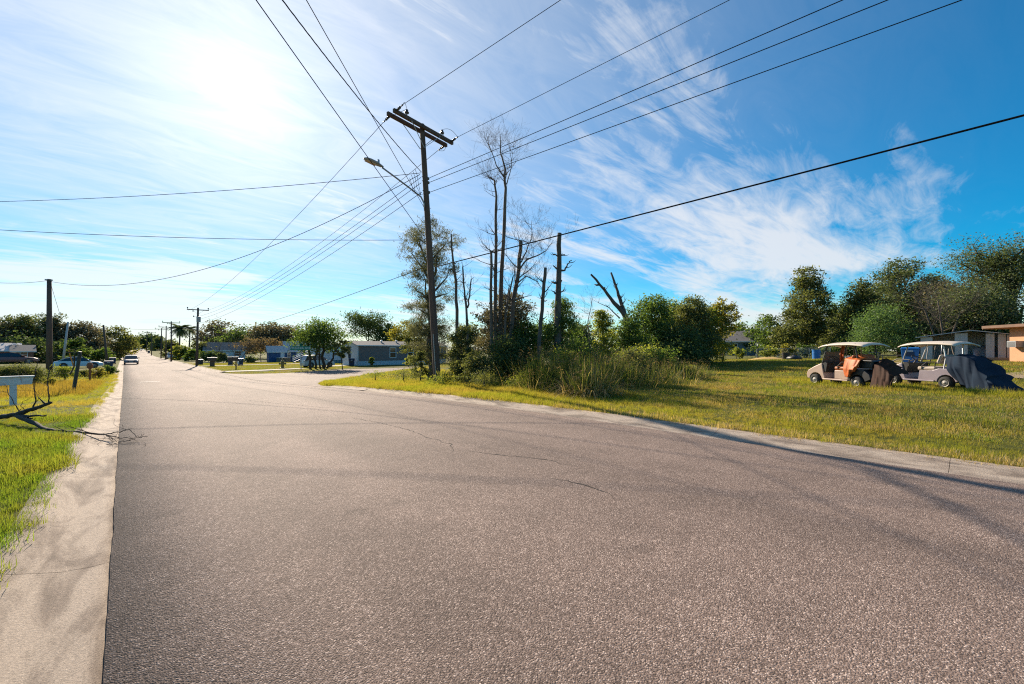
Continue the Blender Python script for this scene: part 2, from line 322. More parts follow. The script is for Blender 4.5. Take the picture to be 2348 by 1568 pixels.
M = dict(
 asphalt=asphalt_mat(), concrete=concrete_mat(), soil=soil_mat(), glass=glass_mat(),
 walk=concrete_mat('pale_concrete', (.50, .46, .40), (.40, .36, .31), .8),
 crack=pm('crack_dirt', (.018, .016, .015), (.03, .026, .022), 20, .95),
 sand=pm('sand', (.52, .34, .10), (.42, .27, .08), 5, .95, .4), dirt=pm('dirt_track', (.33, .24, .15), (.24, .17, .10), 1.2, .95, .5, 12),
 white=pm('white_paint', (.75, .75, .73), (.62, .62, .60), 4, .5), roadpaint=pm('road_paint', (.72, .72, .70), (.5, .49, .47), 30, .7),
 bark=pm('bark', (.085, .062, .045), (.045, .034, .027), 6, .95, .8, 30, stretch=(1, 1, .25)),
 bark_grey=pm('grey_bark', (.17, .135, .105), (.09, .072, .058), 7, .95, .8, 30, stretch=(1, 1, .25)),
 deadwood=pm('dead_wood', (.20, .145, .105), (.09, .066, .05), 7, .95, .7, 30, stretch=(1, 1, .2)),
 snag=pm('snag_bark', (.16, .125, .095), (.06, .047, .038), 9, .95, 1.0, 22, stretch=(1, 1, .35)),
 blackwood=pm('dark_branch', (.035, .026, .021), (.06, .045, .035), 12, .9, .6, 40),
 pole=pm('creosote_pole', (.15, .095, .068), (.07, .046, .035), 5, .9, .5, 30, stretch=(1, 1, .08)),
 poledark=pm('weathered_pole', (.10, .075, .06), (.06, .046, .038), 5, .9, .5, 30, stretch=(1, 1, .08)),
 polepale=pm('pale_pole', (.42, .45, .46), (.32, .34, .36), 5, .7, stretch=(1, 1, .1)),
 wire=pm('cable', (.012, .012, .013), (.02, .02, .02), 5, .9, spec=.08), steel=pm('galvanised', (.35, .36, .37), (.25, .26, .27), 8, .45, metal=.8),
 porcelain=pm('insulator', (.075, .06, .055), (.05, .04, .04), 8, .25), lamphead=pm('lamp_housing', (.36, .37, .38), (.28, .29, .3), 6, .5),
 lens=pm('lamp_lens', (.55, .42, .28), (.48, .36, .24), 6, .3),
 rubber=pm('tyre', (.018, .018, .018), (.03, .028, .026), 20, .85), rim=pm('alloy', (.33, .32, .30), (.2, .19, .18), 12, .55, metal=.4),
 black=pm('black_plastic', (.02, .02, .022), (.035, .034, .034), 9, .5), chrome=pm('bright_tube', (.5, .5, .5), (.4, .4, .4), 8, .3, metal=.85),
)
# ---------------------------------------------------------------- ground, roads, gutters
NEAR = [(7.6, 17.5), (7.62, 20), (7.95, 24), (8.9, 27.4), (10.3, 30.6), (13.2, 34.8), (18.4, 41.5), (23.7, 46.8), (29.2, 52), (45, 67), (90, 110)]
FAR = [(7.6, 55), (8.0, 52.2), (9.2, 50.4), (11, 49.5), (13.2, 49.8), (15.5, 51.2), (22.2, 56.8), (31.7, 64), (40, 71.8), (85, 116)]
def poly_in(x, y, P):
    r = False; j = len(P)-1
    for i in range(len(P)):
        if (P[i][1] > y) != (P[j][1] > y) and x < (P[j][0]-P[i][0])*(y-P[i][1])/(P[j][1]-P[i][1])+P[i][0]: r = not r
        j = i
    return r
SIDE = NEAR+FAR[::-1]
def dist_line(x, y, P):
    best = 1e9
    for (ax, ay), (bx, by) in zip(P, P[1:]):
        dx, dy = bx-ax, by-ay; t = max(0, min(1, ((x-ax)*dx+(y-ay)*dy)/(dx*dx+dy*dy)))
        best = min(best, math.hypot(x-ax-t*dx, y-ay-t*dy))
    return best
def axis(segs):
    out = []
    for a, b, st in segs:
        n = max(1, round((b-a)/st)); out += [a+(b-a)*i/n for i in range(n)]
    out.append(segs[-1][1]); return out
gx = axis([(-900, -120, 60), (-120, -30, 6), (-30, -6, 1.5), (-6, ROADL-GUT, .5), (ROADL-GUT, ROADL, .33), (ROADL, ROADR, 1.2), (ROADR, ROADR+GUT, .33), (ROADR+GUT, 30, .6), (30, 70, 1.5), (70, 160, 6), (160, 1500, 80)])
gy = axis([(-900, -60, 60), (-60, -12, 4), (-12, 60, .6), (60, 120, 2), (120, 360, 8), (360, 2000, 90)])
gv = []
for y in gy:
    for x in gx:
        onroad = ROADL-GUT+.02 < x < ROADR+GUT-.02
        if onroad: z = H(x, y)-.06
        elif x < 0: z = G(x, y)
        else: z = G(x, y)
        if not onroad and (x < -1.2 or x > 9) and abs(x) < 60 and -12 < y < 60 and not poly_in(x, y, SIDE) and dist_line(x, y, FAR) > 1 and dist_line(x, y, NEAR) > 1:
            z += .05*noise.noise(Vector((x*.35, y*.35, 0)))+.025*noise.noise(Vector((x*1.1, y*1.1, 5)))
        gv.append((x, y, z))
nx = len(gx)
gf = [(j*nx+i, j*nx+i+1, (j+1)*nx+i+1, (j+1)*nx+i) for j in range(len(gy)-1) for i in range(nx-1)]
gm = MB(); gm.add(gv, gf); ground = gm.build('ground', M['soil'], smooth=True); tag(ground, kind='structure')

def sheet(name, rows, mat, kind='structure', parent=None):
    """rows: list of lists of points (same length)"""
    m = MB(); n = len(rows[0])
    m.add([p for r in rows for p in r], [(j*n+i, j*n+i+1, (j+1)*n+i+1, (j+1)*n+i) for j in range(len(rows)-1) for i in range(n-1)])
    o = m.build(name, mat, parent, smooth=True)
    if kind: tag(o, kind=kind)
    return o
ry = axis([(-14, 0, 1), (0, 16, .12), (16, 60, 1), (60, 200, 4), (200, 420, 6)])
rng = random.Random(3)
rows = []
for y in ry:
    jl = -.012+.010*noise.noise(Vector((0, y*1.3, 1)))+.006*noise.noise(Vector((4, y*6.5, 1)))
    rows.append([(ROADL+jl-.0, y, H(0, y)-.03), (ROADL+jl, y, H(0, y)+.016)]+[(x, y, H(0, y)+.016+.03*math.sin(math.pi*(x-ROADL)/(ROADR-ROADL))) for x in (1, 2.5, 4, 5.5, 7)]+[(ROADR, y, H(0, y)+.016), (ROADR, y, H(0, y)-.03)])
road = sheet('road', rows, M['asphalt'])
def resample(P, n):
    d = [0]
    for a, b in zip(P, P[1:]): d.append(d[-1]+math.dist(a, b))
    out = []
    for i in range(n):
        t = d[-1]*(i/(n-1))**1.5; k = max(j for j in range(len(d)) if d[j] <= t+1e-9); k = min(k, len(P)-2)
        u = (t-d[k])/(d[k+1]-d[k]); out.append((P[k][0]+(P[k+1][0]-P[k][0])*u, P[k][1]+(P[k+1][1]-P[k][1])*u))
    return out
A_, B_ = resample(NEAR, 40), resample(FAR, 40)
srows = []
for a, b in zip(A_, B_):
    srows.append([(a[0]+(b[0]-a[0])*k/8, a[1]+(b[1]-a[1])*k/8, H(a[0]+(b[0]-a[0])*k/8, a[1]+(b[1]-a[1])*k/8)+.022) for k in range(9)])
side = sheet('side_street', srows, M['asphalt'])

def gutter_rows(side_, y0, y1, st, edge=0.0):
    out = []
    n = max(1, round((y1-y0)/st))
    for i in range(n+1):
        y = y0+(y1-y0)*i/n; e = .03 if side_ < 0 else 0
        prof = [(0, -.05), (.006, .0), (.14, -.006), (.30, .01), (.42, .045), (.55, .082), (GUT, .094), (GUT, -.05)]
        if side_ < 0: out.append([(ROADL+e-.004-d, y, H(0, y)+z) for d, z in prof])
        else: out.append([(ROADR+.004+d, y, H(0, y)+z) for d, z in reversed(prof)])
    return out
gl = sheet('gutter', gutter_rows(-1, 46.3, 400, 4), M['concrete'])
gr = sheet('gutter', gutter_rows(1, 56, 400, 4), M['concrete'])
def slab(side_, y0, y1, parent):
    o = sheet('slab', gutter_rows(side_, y0+.0025, y1-.0025, .75), M['concrete'], kind=None, parent=parent)
    return o
for k in range(-5, 14): slab(-1, 4.3+3*k, 7.3+3*k, gl)
for k in range(-5, 7): slab(1, 1.2+3*k-.9, 4.2+3*k-.9, gr)
# the gutter rounds the corner into the side street and ends there
m = MB(); prof = [(0, -.03), (.0, .026), (.2, .02), (.42, .05), (.6, .085), (.62, -.03)]
cp = [(7.6, 18.35), (7.62, 20), (7.75, 22.2), (8.0, 24.2), (8.5, 26.2), (9.2, 28.0)]
rws = []
for i, p in enumerate(cp):
    a, b = cp[max(0, i-1)], cp[min(len(cp)-1, i+1)]; t = Vector((b[0]-a[0], b[1]-a[1])).normalized(); nrm = Vector((t.y, -t.x))
    kk = 1-.55*max(0, i-2)/3
    rws.append([(p[0]+nrm.x*d*kk+.004, p[1]+nrm.y*d*kk, H(p[0], p[1])+z*(1 if i < 4 else .6)) for d, z in reversed(prof)])
sheet('corner_apron', rws, M['concrete'], kind=None, parent=gr)

# cracks, paint and walks
def crack(pts, wd, seed, parent=road):
    r = random.Random(seed); P = []
    for (a, b) in zip(pts, pts[1:]):
        n = max(2, int(math.dist(a, b)/.09))
        for i in range(n):
            t = i/n; P.append((a[0]+(b[0]-a[0])*t+r.gauss(0, .018), a[1]+(b[1]-a[1])*t+r.gauss(0, .018)))
    m = MB(); L_ = []; R_ = []
    for i, p in enumerate(P):
        q = P[min(i+1, len(P)-1)]; o = P[max(i-1, 0)]; t = Vector((q[0]-o[0], q[1]-o[1])); t = t.normalized() if t.length else Vector((1, 0))
        ww = wd*r.uniform(.3, 1)*min(1, (i+1)/6, (len(P)-i)/6); z = H(0, p[1])+.016+.03*math.sin(math.pi*(p[0]-ROADL)/(ROADR-ROADL))+.003
        L_.append((p[0]-t.y*ww, p[1]+t.x*ww, z)); R_.append((p[0]+t.y*ww, p[1]-t.x*ww, z))
    n = len(P); m.add(L_+R_, [(i, n+i, n+i+1, i+1) for i in range(n-1)]); m.build('crack', M['crack'], parent)
def dpt(*q): return [at(x, y) for x, y in q]
crack(dpt((805, 963), (870, 975), (935, 992), (990, 1012), (1035, 1025), (1040, 1040), (1020, 1052)), .010, 1)
crack(dpt((1065, 1042), (1150, 1052), (1250, 1062), (1330, 1080)), .009, 2)
crack(dpt((1250, 1103), (1330, 1122), (1400, 1140), (1408, 1170)), .009, 3)
crack(dpt((560, 920), (640, 930), (760, 940)), .010, 5)
crack(dpt((1700, 1040), (1790, 1058), (1900, 1085)), .007, 6)
def flat(name, pts, mat, dz, parent=None, kind='structure', fn=H):
    m = MB(); m.add([(x, y, fn(x, y)+dz) for x, y in pts], [tuple(range(len(pts)))])
    o = m.build(name, mat, parent)
    if kind: tag(o, kind=kind)
    return o
px_, py_ = at(343, 877)
flat('paint_mark', [(px_-.55, py_-.12), (px_+.6, py_-.05), (px_+.6, py_+.16), (px_-.55, py_+.1)], M['roadpaint'], .044, road, None)
def ribbon(name, c, wd, dz, mat, kind='structure', parent=None, fn=G, jag=0):
    n = 30; P = resample(c, n) if len(c) > 2 else [(c[0][0]+(c[1][0]-c[0][0])*i/(n-1), c[0][1]+(c[1][1]-c[0][1])*i/(n-1)) for i in range(n)]
    rr = []
    for i, p in enumerate(P):
        a, b = P[max(0, i-1)], P[min(n-1, i+1)]; t = Vector((b[0]-a[0], b[1]-a[1])).normalized(); nn = Vector((t.y, -t.x))
        w2 = wd/2+jag*noise.noise(Vector((i*.7, wd, 3)))
        rr.append([(p[0]+nn.x*s*w2, p[1]+nn.y*s*w2, fn(p[0]+nn.x*s*w2, p[1]+nn.y*s*w2)+dz) for s in (-1, -.5, 0, .5, 1)])
    return sheet(name, rr, mat, kind, parent)
PATHS = [[at(515, 854), at(600, 851), at(692, 847)], [(8.2, 76), (14, 77.5), (26, 79)], [at(745, 842), at(800, 838.5)], [(8.2, 96), (28, 103)]]
ribbon('footpath', PATHS[0], 1.9, .05, M['walk'])
ribbon('footpath', PATHS[1], 1.8, .05, M['walk'])
ribbon('driveway', [at(745, 842), at(800, 838.5)], 2.6, .035, M['walk'])
ribbon('driveway', [(8.2, 96), (28, 103)], 3.0, .03, M['walk'])
ribbon('dirt_track', [(31, -1.0), (37, -3.5), (46, -7), (60, -14)], 2.4, .05, M['dirt'], jag=1.0)
ribbon('dirt_track', [(30, 2.2), (36, 3.5), (44, 4.2), (52, 4.5)], 1.3, .05, M['dirt'], jag=.6)
ribbon('dirt_track', [(-1.5, 33.5), (-5, 34.2), (-14, 35)], 1.2, .045, M['dirt'], jag=.5)

# ---------------------------------------------------------------- vegetation kit
def leaves(centres, size, aspect=.5, up=0.0, spread=None, fold=.25, jit=.35):
    n = len(centres); c = np.asarray(centres, dtype=np.float64)
    a = RNG.normal(size=(n, 3)); a[:, 2] = a[:, 2]*.7+up; a /= np.linalg.norm(a, axis=1, keepdims=True)+1e-9
    r = RNG.normal(size=(n, 3)); b = np.cross(a, r); b /= np.linalg.norm(b, axis=1, keepdims=True)+1e-9
    nn = np.cross(a, b); s = size*RNG.uniform(1-jit, 1+jit, size=(n, 1)); w_ = s*aspect
    V = np.empty((n, 4, 3)); V[:, 0] = c-a*s*.5; V[:, 1] = c+b*w_*.5+nn*w_*fold; V[:, 2] = c+a*s*.5; V[:, 3] = c-b*w_*.5+nn*w_*fold
    return V.reshape(-1, 3)
def wob(p0, p1, n, amp, seed):
    r = random.Random(seed); out = []
    for i in range(n+1):
        t = i/n; k = amp*math.sin(math.pi*t)*(p1-p0).length
        out.append(p0.lerp(p1, t)+Vector((r.gauss(0, k), r.gauss(0, k), r.gauss(0, k*.4))))
    out[0] = p0.copy(); out[-1] = p1.copy(); return out
LM = dict(
 oak=leaf_mat('oak_leaves', [(0.057, 0.088, 0.034), (0.097, 0.134, 0.053), (0.138, 0.161, 0.085), (0.081, 0.118, 0.038)], .38),
 moss=leaf_mat('mossy_leaves', [(0.079, 0.083, 0.051), (0.160, 0.146, 0.103), (0.096, 0.096, 0.056), (0.208, 0.184, 0.135)], .34),
 green=leaf_mat('green_leaves', [(0.036, 0.072, 0.017), (0.072, 0.123, 0.029), (0.109, 0.152, 0.036)], .5, tcol=1.9),
 dark=leaf_mat('dark_leaves', [(0.042, 0.069, 0.027), (0.069, 0.112, 0.037), (0.104, 0.139, 0.046)], .35),
 bright=leaf_mat('bright_leaves', [(0.087, 0.138, 0.026), (0.152, 0.189, 0.036), (0.217, 0.217, 0.051)], .55, tcol=1.9),
 yellow=leaf_mat('yellow_leaves', [(0.145, 0.152, 0.029), (0.232, 0.203, 0.036), (0.102, 0.131, 0.029)], .55, tcol=1.9),
 olive=leaf_mat('olive_leaves', [(0.081, 0.103, 0.036), (0.125, 0.144, 0.051), (0.062, 0.083, 0.032), (0.150, 0.158, 0.065)], .5, tcol=1.8),
 brown=leaf_mat('brown_leaves', [(0.145, 0.109, 0.065), (0.203, 0.152, 0.094), (0.109, 0.094, 0.051)], .35),
 needle=leaf_mat('needles', [(0.083, 0.097, 0.056), (0.141, 0.147, 0.086), (0.108, 0.125, 0.067), (0.184, 0.167, 0.117)], .36),
 fern=leaf_mat('feathery_leaves', [(0.087, 0.160, 0.058), (0.131, 0.217, 0.080), (0.072, 0.131, 0.043)], .42),
 palm=leaf_mat('palm_leaves', [(0.043, 0.080, 0.029), (0.072, 0.109, 0.043)], .3),
)
TREES = 0
def tree(name, label, px, Z, ytop, hw, ybot, leaf, bark='bark', base=None, nblob=9, dens=1.0, seed=1, clump=.16, shape='round', trunk_r=None,
         lsize=1.0, cat='tree', cull=.0, aspect=.5, limbs=True, depth=.8, up=0.0, moss=None, twig=True, group=None, lean=0.0):
    """crown fills the measured width and height; leaves gather in clumps on limbs so that gaps stay open"""
    global TREES; TREES += 1
    r = np.random.default_rng(seed*101+5); rr = random.Random(seed*7+1)
    bx, by = atz(base or px, Z); gz = G(bx, by)-.05
    zt, zb = top(ytop, Z), max(top(ybot, Z), gz+.05); hwm = hw/F*Z*(1.13 if px > 1100 and Z > 20 else 1.0); cx_, cy_ = atz(px, Z)
    loc = Vector((bx, by, gz)); root = empty(name, loc, 0, label, cat, group)
    off = Vector((cx_-bx, cy_-by, 0)); hgt = zt-zb; z0 = zb-gz
    blobs = []; nblob = int(nblob*1.6)
    for i in range(nblob):
        t = (i+.5)/nblob
        tz = t if shape != 'flat' else .35+.65*t
        prof = {'round': math.sqrt(max(.05, 1-(2*t-1)**2)), 'cone': 1.05-t*.8, 'up': .35+.75*t, 'flat': .7+.3*t, 'dome': math.sqrt(max(.06, 1-t*t*.92)), 'col': .75}[shape]
        ang = i*2.39996+seed; rad = hwm*prof*rr.uniform(.25, .86)
        br = hwm*rr.uniform(.22, .5)*(.6+.4*prof); brz = min(br*rr.uniform(.5, .8), hgt*.3)
        # offsets measured across and along the view so that the measured width is kept
        ox, oy = math.cos(ang)*rad, math.sin(ang)*rad*depth
        blobs.append((Vector((off.x+ox, off.y+oy, z0+brz*.8+(hgt-brz*1.55)*tz)), br, brz))
    area = (2*hw*.4363)*((ybot-ytop)*.4363)
    n = int(min(22000, max(350, area*2.7*dens))); ls = max(.045, 2.2*Z/427)*lsize
    ncl = max(10, int(n/26)); cen = []; tw = MB()
    per = np.array([b[1]**2 for b in blobs]); per = per/per.sum()
    for b, pr in zip(blobs, per):
        k = max(3, int(ncl*pr)); d = r.normal(size=(k, 3)); d /= np.linalg.norm(d, axis=1, keepdims=True); rad = np.where(r.random((k, 1)) < .2, r.uniform(1.0, 1.55, (k, 1)), r.uniform(.35, 1.0, size=(k, 1))**.6)
        c = np.array(b[0])+d*rad*np.array([b[1], b[1]*depth, b[2]]); cen.append(c)
    cen = np.concatenate(cen)
    if cull: cen = cen[r.random(len(cen)) > cull]
    cr = hwm*clump*.95
    pts = np.repeat(cen, max(6, int(n/len(cen))), axis=0); pts = pts+r.normal(size=pts.shape)*np.array([cr, cr, cr*.62])*r.uniform(.5, 1.1, size=(len(pts), 1))
    pts[:, 2] = np.maximum(pts[:, 2], .03)
    V = leaves(pts, ls, aspect, up)
    quads('crown', V, LM[leaf], root)
    if moss is not None:
        q = cen[r.random(len(cen)) < moss]; q = np.repeat(q, 5, axis=0); q = q+r.normal(size=q.shape)*cr*.8; q[:, 2] -= cr*.9
        q[:, 2] = np.maximum(q[:, 2], .1)
        mv = leaves(q, ls*1.5, .3, -1.4); quads('hanging_moss', mv, LM['moss'], root)
    tr = trunk_r or max(.05, (zt-gz)*.017)
    mid = Vector((off.x*.5, off.y*.5, z0+hgt*.35)); topc = Vector((off.x, off.y, z0+hgt*.8))
    tp = wob(Vector((0, 0, -.1)), mid, 4, .03, seed)+wob(mid, topc, 4, .03, seed+9)[1:]
    k = len(tp); m = MB(); m.tube(tp, [tr*(1.25 if i == 0 else 1)*(1-.8*i/(k-1)) for i in range(k)], 8)
    m.build('trunk', M[bark], root, smooth=True)
    if limbs:
        m = MB()
        for i, b in enumerate(blobs):
            s = tp[min(k-2, 2+int(i*(k-3)/len(blobs)))]; lp = wob(s, b[0], 4, .05, seed+i*3)
            m.tube(lp, [tr*.45, tr*.36, tr*.28, tr*.2, tr*.1], 5, cap=False)
            if twig:
                for c in cen[r.integers(0, len(cen), 7)]:
                    c = Vector(c)
                    if (c-b[0]).length < b[1]*1.6: m.tube(wob(b[0], c, 2, .08, i), [tr*.13, tr*.09, tr*.035], 4, cap=False)
        m.build('limbs', M[bark], root, smooth=True)
    return root
def bare_twigs(m, p, d, ln, r, depth, rn, spread=.55, up=.15, gen=3):
    """one branch with forks, straight into mesh builder m"""
    d = d.normalized(); n = 4; pts = [p.copy()]; rad = [r]
    for i in range(n):
        d = (d+Vector((rn.gauss(0, .12), rn.gauss(0, .12), rn.gauss(0, .10)+up*.25))).normalized()
        pts.append(pts[-1]+d*ln/n); rad.append(max(.0025, r*(1-.75*(i+1)/n)))
    m.tube(pts, rad, 5 if r > .03 else 4 if r > .012 else 3, cap=False)
    if depth > 0:
        for k in range(gen):
            i = rn.randint(1, n); s = Vector((rn.gauss(0, 1), rn.gauss(0, 1), rn.gauss(0, .7)+up)).normalized()
            bare_twigs(m, pts[i], (d*(1-spread)+s*spread), ln*rn.uniform(.45, .7), rad[i]*.62, depth-1, rn, spread, up, gen)
# ---------------------------------------------------------------- buildings
def facing(px): return -(YAW+math.atan((px-CX)/F))          # local +x runs to the right across the view, +y away
def wm(px, w_, Z): return w_*Z*math.cos(math.atan((px-CX)/F))/F
def hm(h_, Z): return h_*Z/F
M.update(
 grey_siding=pm('grey_siding', (.19, .15, .14), (.165, .13, .122), .6, .6, .25, 3, stretch=(.05, .05, 9)),
 pale_siding=pm('pale_siding', (.52, .52, .53), (.45, .45, .46), .6, .6, .25, 3, stretch=(.05, .05, 9)),
 skirt=pm('skirting', (.50, .56, .60), (.42, .48, .52), 1, .6, .3, 4, stretch=(6, 6, .1)), shingle=pm('shingles', (.20, .18, .17), (.14, .125, .12), 6, .9, .5, 20),
 trim=pm('white_trim', (.74, .74, .72), (.66, .66, .64), 4, .5), blue_wall=pm('blue_boards', (.012, .075, .20), (.01, .055, .16), 1.5, .6, .2, 6, stretch=(8, 8, .2)),
 metal_roof=pm('metal_roof', (.56, .50, .48), (.46, .41, .39), 1.2, .7, .2, 8, stretch=(9, .3, 1)), teal=pm('teal_boards', (.03, .19, .26), (.025, .15, .21), 2, .6),
 white_wall=pm('white_wall', (.55, .60, .64), (.48, .53, .57), 1, .6), orange_wall=pm('peach_stucco', (.62, .31, .17), (.54, .26, .14), 1.4, .85, .4, 25),
 brownfascia=pm('brown_fascia', (.20, .11, .07), (.14, .08, .05), 4, .8), blue_grey=pm('blue_grey_wall', (.11, .17, .21), (.09, .14, .175), 1.5, .7),
 door_brown=pm('brown_door', (.16, .055, .025), (.12, .04, .02), 3, .6), shed_metal=pm('shed_metal', (.42, .47, .50), (.32, .36, .39), 1.6, .45, .3, 5, stretch=(7, 7, .2), metal=.3),
 shade=pm('dark_interior', (.02, .02, .02), (.03, .03, .03), 3, .9), seat_peach=pm('peach_trim', (.6, .42, .3), (.5, .35, .25), 4, .8), red_wall=pm('red_board_wall', (.30, .12, .075), (.22, .085, .055), 2, .8, .2, 8, stretch=(6, 6, .2)),
 grey_roof=pm('grey_tile_roof', (.22, .19, .175), (.16, .14, .13), 5, .9, .5, 14), timber=pm('weathered_timber', (.30, .24, .18), (.20, .16, .12), 5, .9, .4, 20, stretch=(1, 1, 1)),
)
def window(parent, x, z, w_, h_, y=0.0, ax='x', fr='trim', panes=2, t=.1):
    """framed window on a wall facing -y (ax x) or -x (ax y), proud of the wall"""
    Mx = Matrix.Translation((x, y, z)) if ax == 'x' else Matrix.Translation((y, x, z)) @ Matrix.Rotation(-math.pi/2, 4, 'Z')
    m = MB(); a, b = w_/2, h_/2
    m.box(-a, a, -.05, .01, b-t, b, Mx); m.box(-a, a, -.05, .01, -b, -b+t, Mx); m.box(-a, -a+t, -.05, .01, -b+t, b-t, Mx); m.box(a-t, a, -.05, .01, -b+t, b-t, Mx)
    m.box(-a+t, a-t, -.045, .01, -t*.35, t*.35, Mx)
    o = m.build('window', M[fr], parent)
    for s in (-1, 1):
        p = MB(); z0, z1 = (t*.35, b-t) if s > 0 else (-b+t, -t*.35); p.box(-a+t, a-t, -.02, .005, z0, z1, Mx); p.build('pane', M['glass'], o)
    return o
# grey mobile home
Z0 = 64.; a0 = Vector(atz(820.4, Z0)); b0 = Vector(atz(963, 73.)); dr = (b0-a0).normalized()
mh = empty('mobile_home', (a0.x, a0.y, H(a0.x, a0.y)), math.atan2(dr.y, dr.x), 'long dark grey mobile home with white trimmed windows and pale skirting', 'mobile home')
LN, WD = 17.5, 4.3
def along(px):  # distance along the long wall seen at px
    fx = lambda v: (CY*v.x-SY*v.y, SY*v.x+CY*v.y)
    (xa, za), (dx, dz) = fx(a0), fx(dr); k = (px-CX)/F; return (k*za-xa)/(dx-k*dz)
m = MB(); m.box(0, LN, .004, WD, .78, 3.14); m.build('front_wall', M['grey_siding'], mh)
m = MB(); m.prism([(0, .78), (WD, .78), (WD, 3.14), (WD/2, 3.72), (0, 3.14)], -.02, .02, Matrix.Translation((-.03, 0, 0)) @ Matrix.Rotation(math.pi/2, 4, 'Z')); m.build('end_wall', M['pale_siding'], mh)
n = int(LN/.42)
for i in range(0, n):
    m = MB(); x0 = i*LN/n; m.box(x0+.008, x0+LN/n-.008, .03, .06, .0, .775); m.build('skirt_panel', M['skirt'], mh)
m = MB(); m.box(.03, LN, .08, WD, 0, .77); m.box(-.045, -.02, .05, WD, 0, .775); m.build('skirt_back', M['skirt'], mh)
m = MB(); m.prism([(-.28, 3.12), (WD/2, 3.80), (WD+.28, 3.12), (WD+.28, 3.2), (WD/2, 3.9), (-.28, 3.2)], -.35, LN+.2, Matrix.Rotation(math.pi/2, 4, 'Z') @ Matrix.Scale(-1, 4, (0, 1, 0))); m.build('roof', M['shingle'], mh)
m = MB(); m.box(-.36, LN+.2, -.31, -.28, 3.05, 3.21); m.box(-.03, .06, -.03, .003, .8, 3.1); m.build('eave_trim', M['trim'], mh)
for pxw in (900.3, 940.6, 985): window(mh, along(pxw), 2.05, 1.25, 1.75)
window(mh, 2.2, 2.0, 1.0, 1.9, -.055, 'y')
for pxv in (862, 898, 925):
    m = MB(); x = along(pxv)+2.0; m.lathe([(.1, 0), (.1, .22), (.22, .24), (.22, .34), (.06, .4)], (x, 1.6, 3.66), 10); m.build('roof_vent', M['white'], mh)

def gable(root, x0, x1, y0, y1, zw, zr, wall, roof, over=.3, nm='roof', ridge='x', panels=0):
    m = MB()
    if ridge == 'x':
        ym = (y0+y1)/2; m.prism([(y0, 0), (y1, 0), (y1, zw), (ym, zr), (y0, zw)], x0, x1, Matrix(((0, 1, 0, 0), (1, 0, 0, 0), (0, 0, 1, 0), (0, 0, 0, 1)))); m.build('wall', M[wall], root)
        k = (zr-zw)/(ym-y0); r = MB(); e = over
        r.prism([(y0-e, zw-e*k+.02), (ym, zr+.02), (y1+e, zw-e*k+.02), (y1+e, zw-e*k+.1), (ym, zr+.12), (y0-e, zw-e*k+.1)], x0-e, x1+e, Matrix(((0, 1, 0, 0), (1, 0, 0, 0), (0, 0, 1, 0), (0, 0, 0, 1))))
        ro = r.build(nm, M[roof], root)
        f = MB(); f.box(x0-e, x1+e, y0-e-.03, y0-e-.003, zw-e*k-.06, zw-e*k+.09); f.build('fascia', M['trim'], root)
        if panels:
            for i in range(panels):
                xx = x0-e+(x1-x0+2*e)*(i+.5)/panels; s = MB(); s.add([(xx-.02, y0-e, zw-e*k+.1), (xx+.02, y0-e, zw-e*k+.1), (xx+.02, ym, zr+.12), (xx-.02, ym, zr+.12), (xx-.02, y0-e, zw-e*k+.135), (xx+.02, y0-e, zw-e*k+.135), (xx+.02, ym, zr+.155), (xx-.02, ym, zr+.155)], [(4, 5, 6, 7), (0, 4, 7, 3), (1, 2, 6, 5), (0, 1, 5, 4)]); s.build('seam', M[roof], ro)
# blue house: small shed wing and a main wing
Zb = 84.; bx, by = atz(616, Zb)
bh = empty('blue_house', (bx, by, G(bx, by)), facing(660)+.15, 'deep blue boarded house with pale metal roof and a small lower wing', 'house')
gable(bh, 0, wm(640, 42, Zb), 0, 3.2, 2.15, 3.1, 'blue_wall', 'metal_roof', .35, panels=7)
gable(bh, wm(640, 44, Zb), wm(640, 118, Zb), 1.0, 6.0, 2.3, 4.1, 'blue_wall', 'metal_roof', .4, panels=12)
m = MB(); m.box(2.05, 2.75, -.04, -.002, .05, 1.95); m.build('door', M['white_wall'], bh)
m = MB(); m.box(5.1, 5.75, .96, .998, .9, 1.95); m.build('shutter', M['white_wall'], bh)
window(bh, 3.75, 1.4, .7, .9, .96, t=.08)
# white mobile home behind the tree
Zw = 78.; bx, by = atz(712, Zw)
wh = empty('white_mobile_home', (bx, by, G(bx, by)), facing(760), 'white mobile home half hidden behind the leaning tree with teal base', 'mobile home')
L2 = wm(760, 98, Zw); m = MB(); m.box(0, L2, 0, 4, .55, 3.0); m.build('wall', M['white_wall'], wh)
m = MB(); m.box(-.1, L2+.1, -.25, 4.2, 3.0, 3.12); m.box(-.1, L2+.1, .5, 3.4, 3.12, 3.24); m.build('roof', M['metal_roof'], wh)
for i in range(14):
    m = MB(); m.box(i*L2/14+.006, (i+1)*L2/14-.006, .04, .08, 0, .545); m.build('skirt_board', M['teal'], wh)
window(wh, 1.2, 1.9, .8, 1.2); window(wh, 4.4, 1.9, 1.0, 1.1)
m = MB(); m.box(2.4, 3.2, -.03, -.002, .6, 2.5); m.build('door', M['pale_siding'], wh)
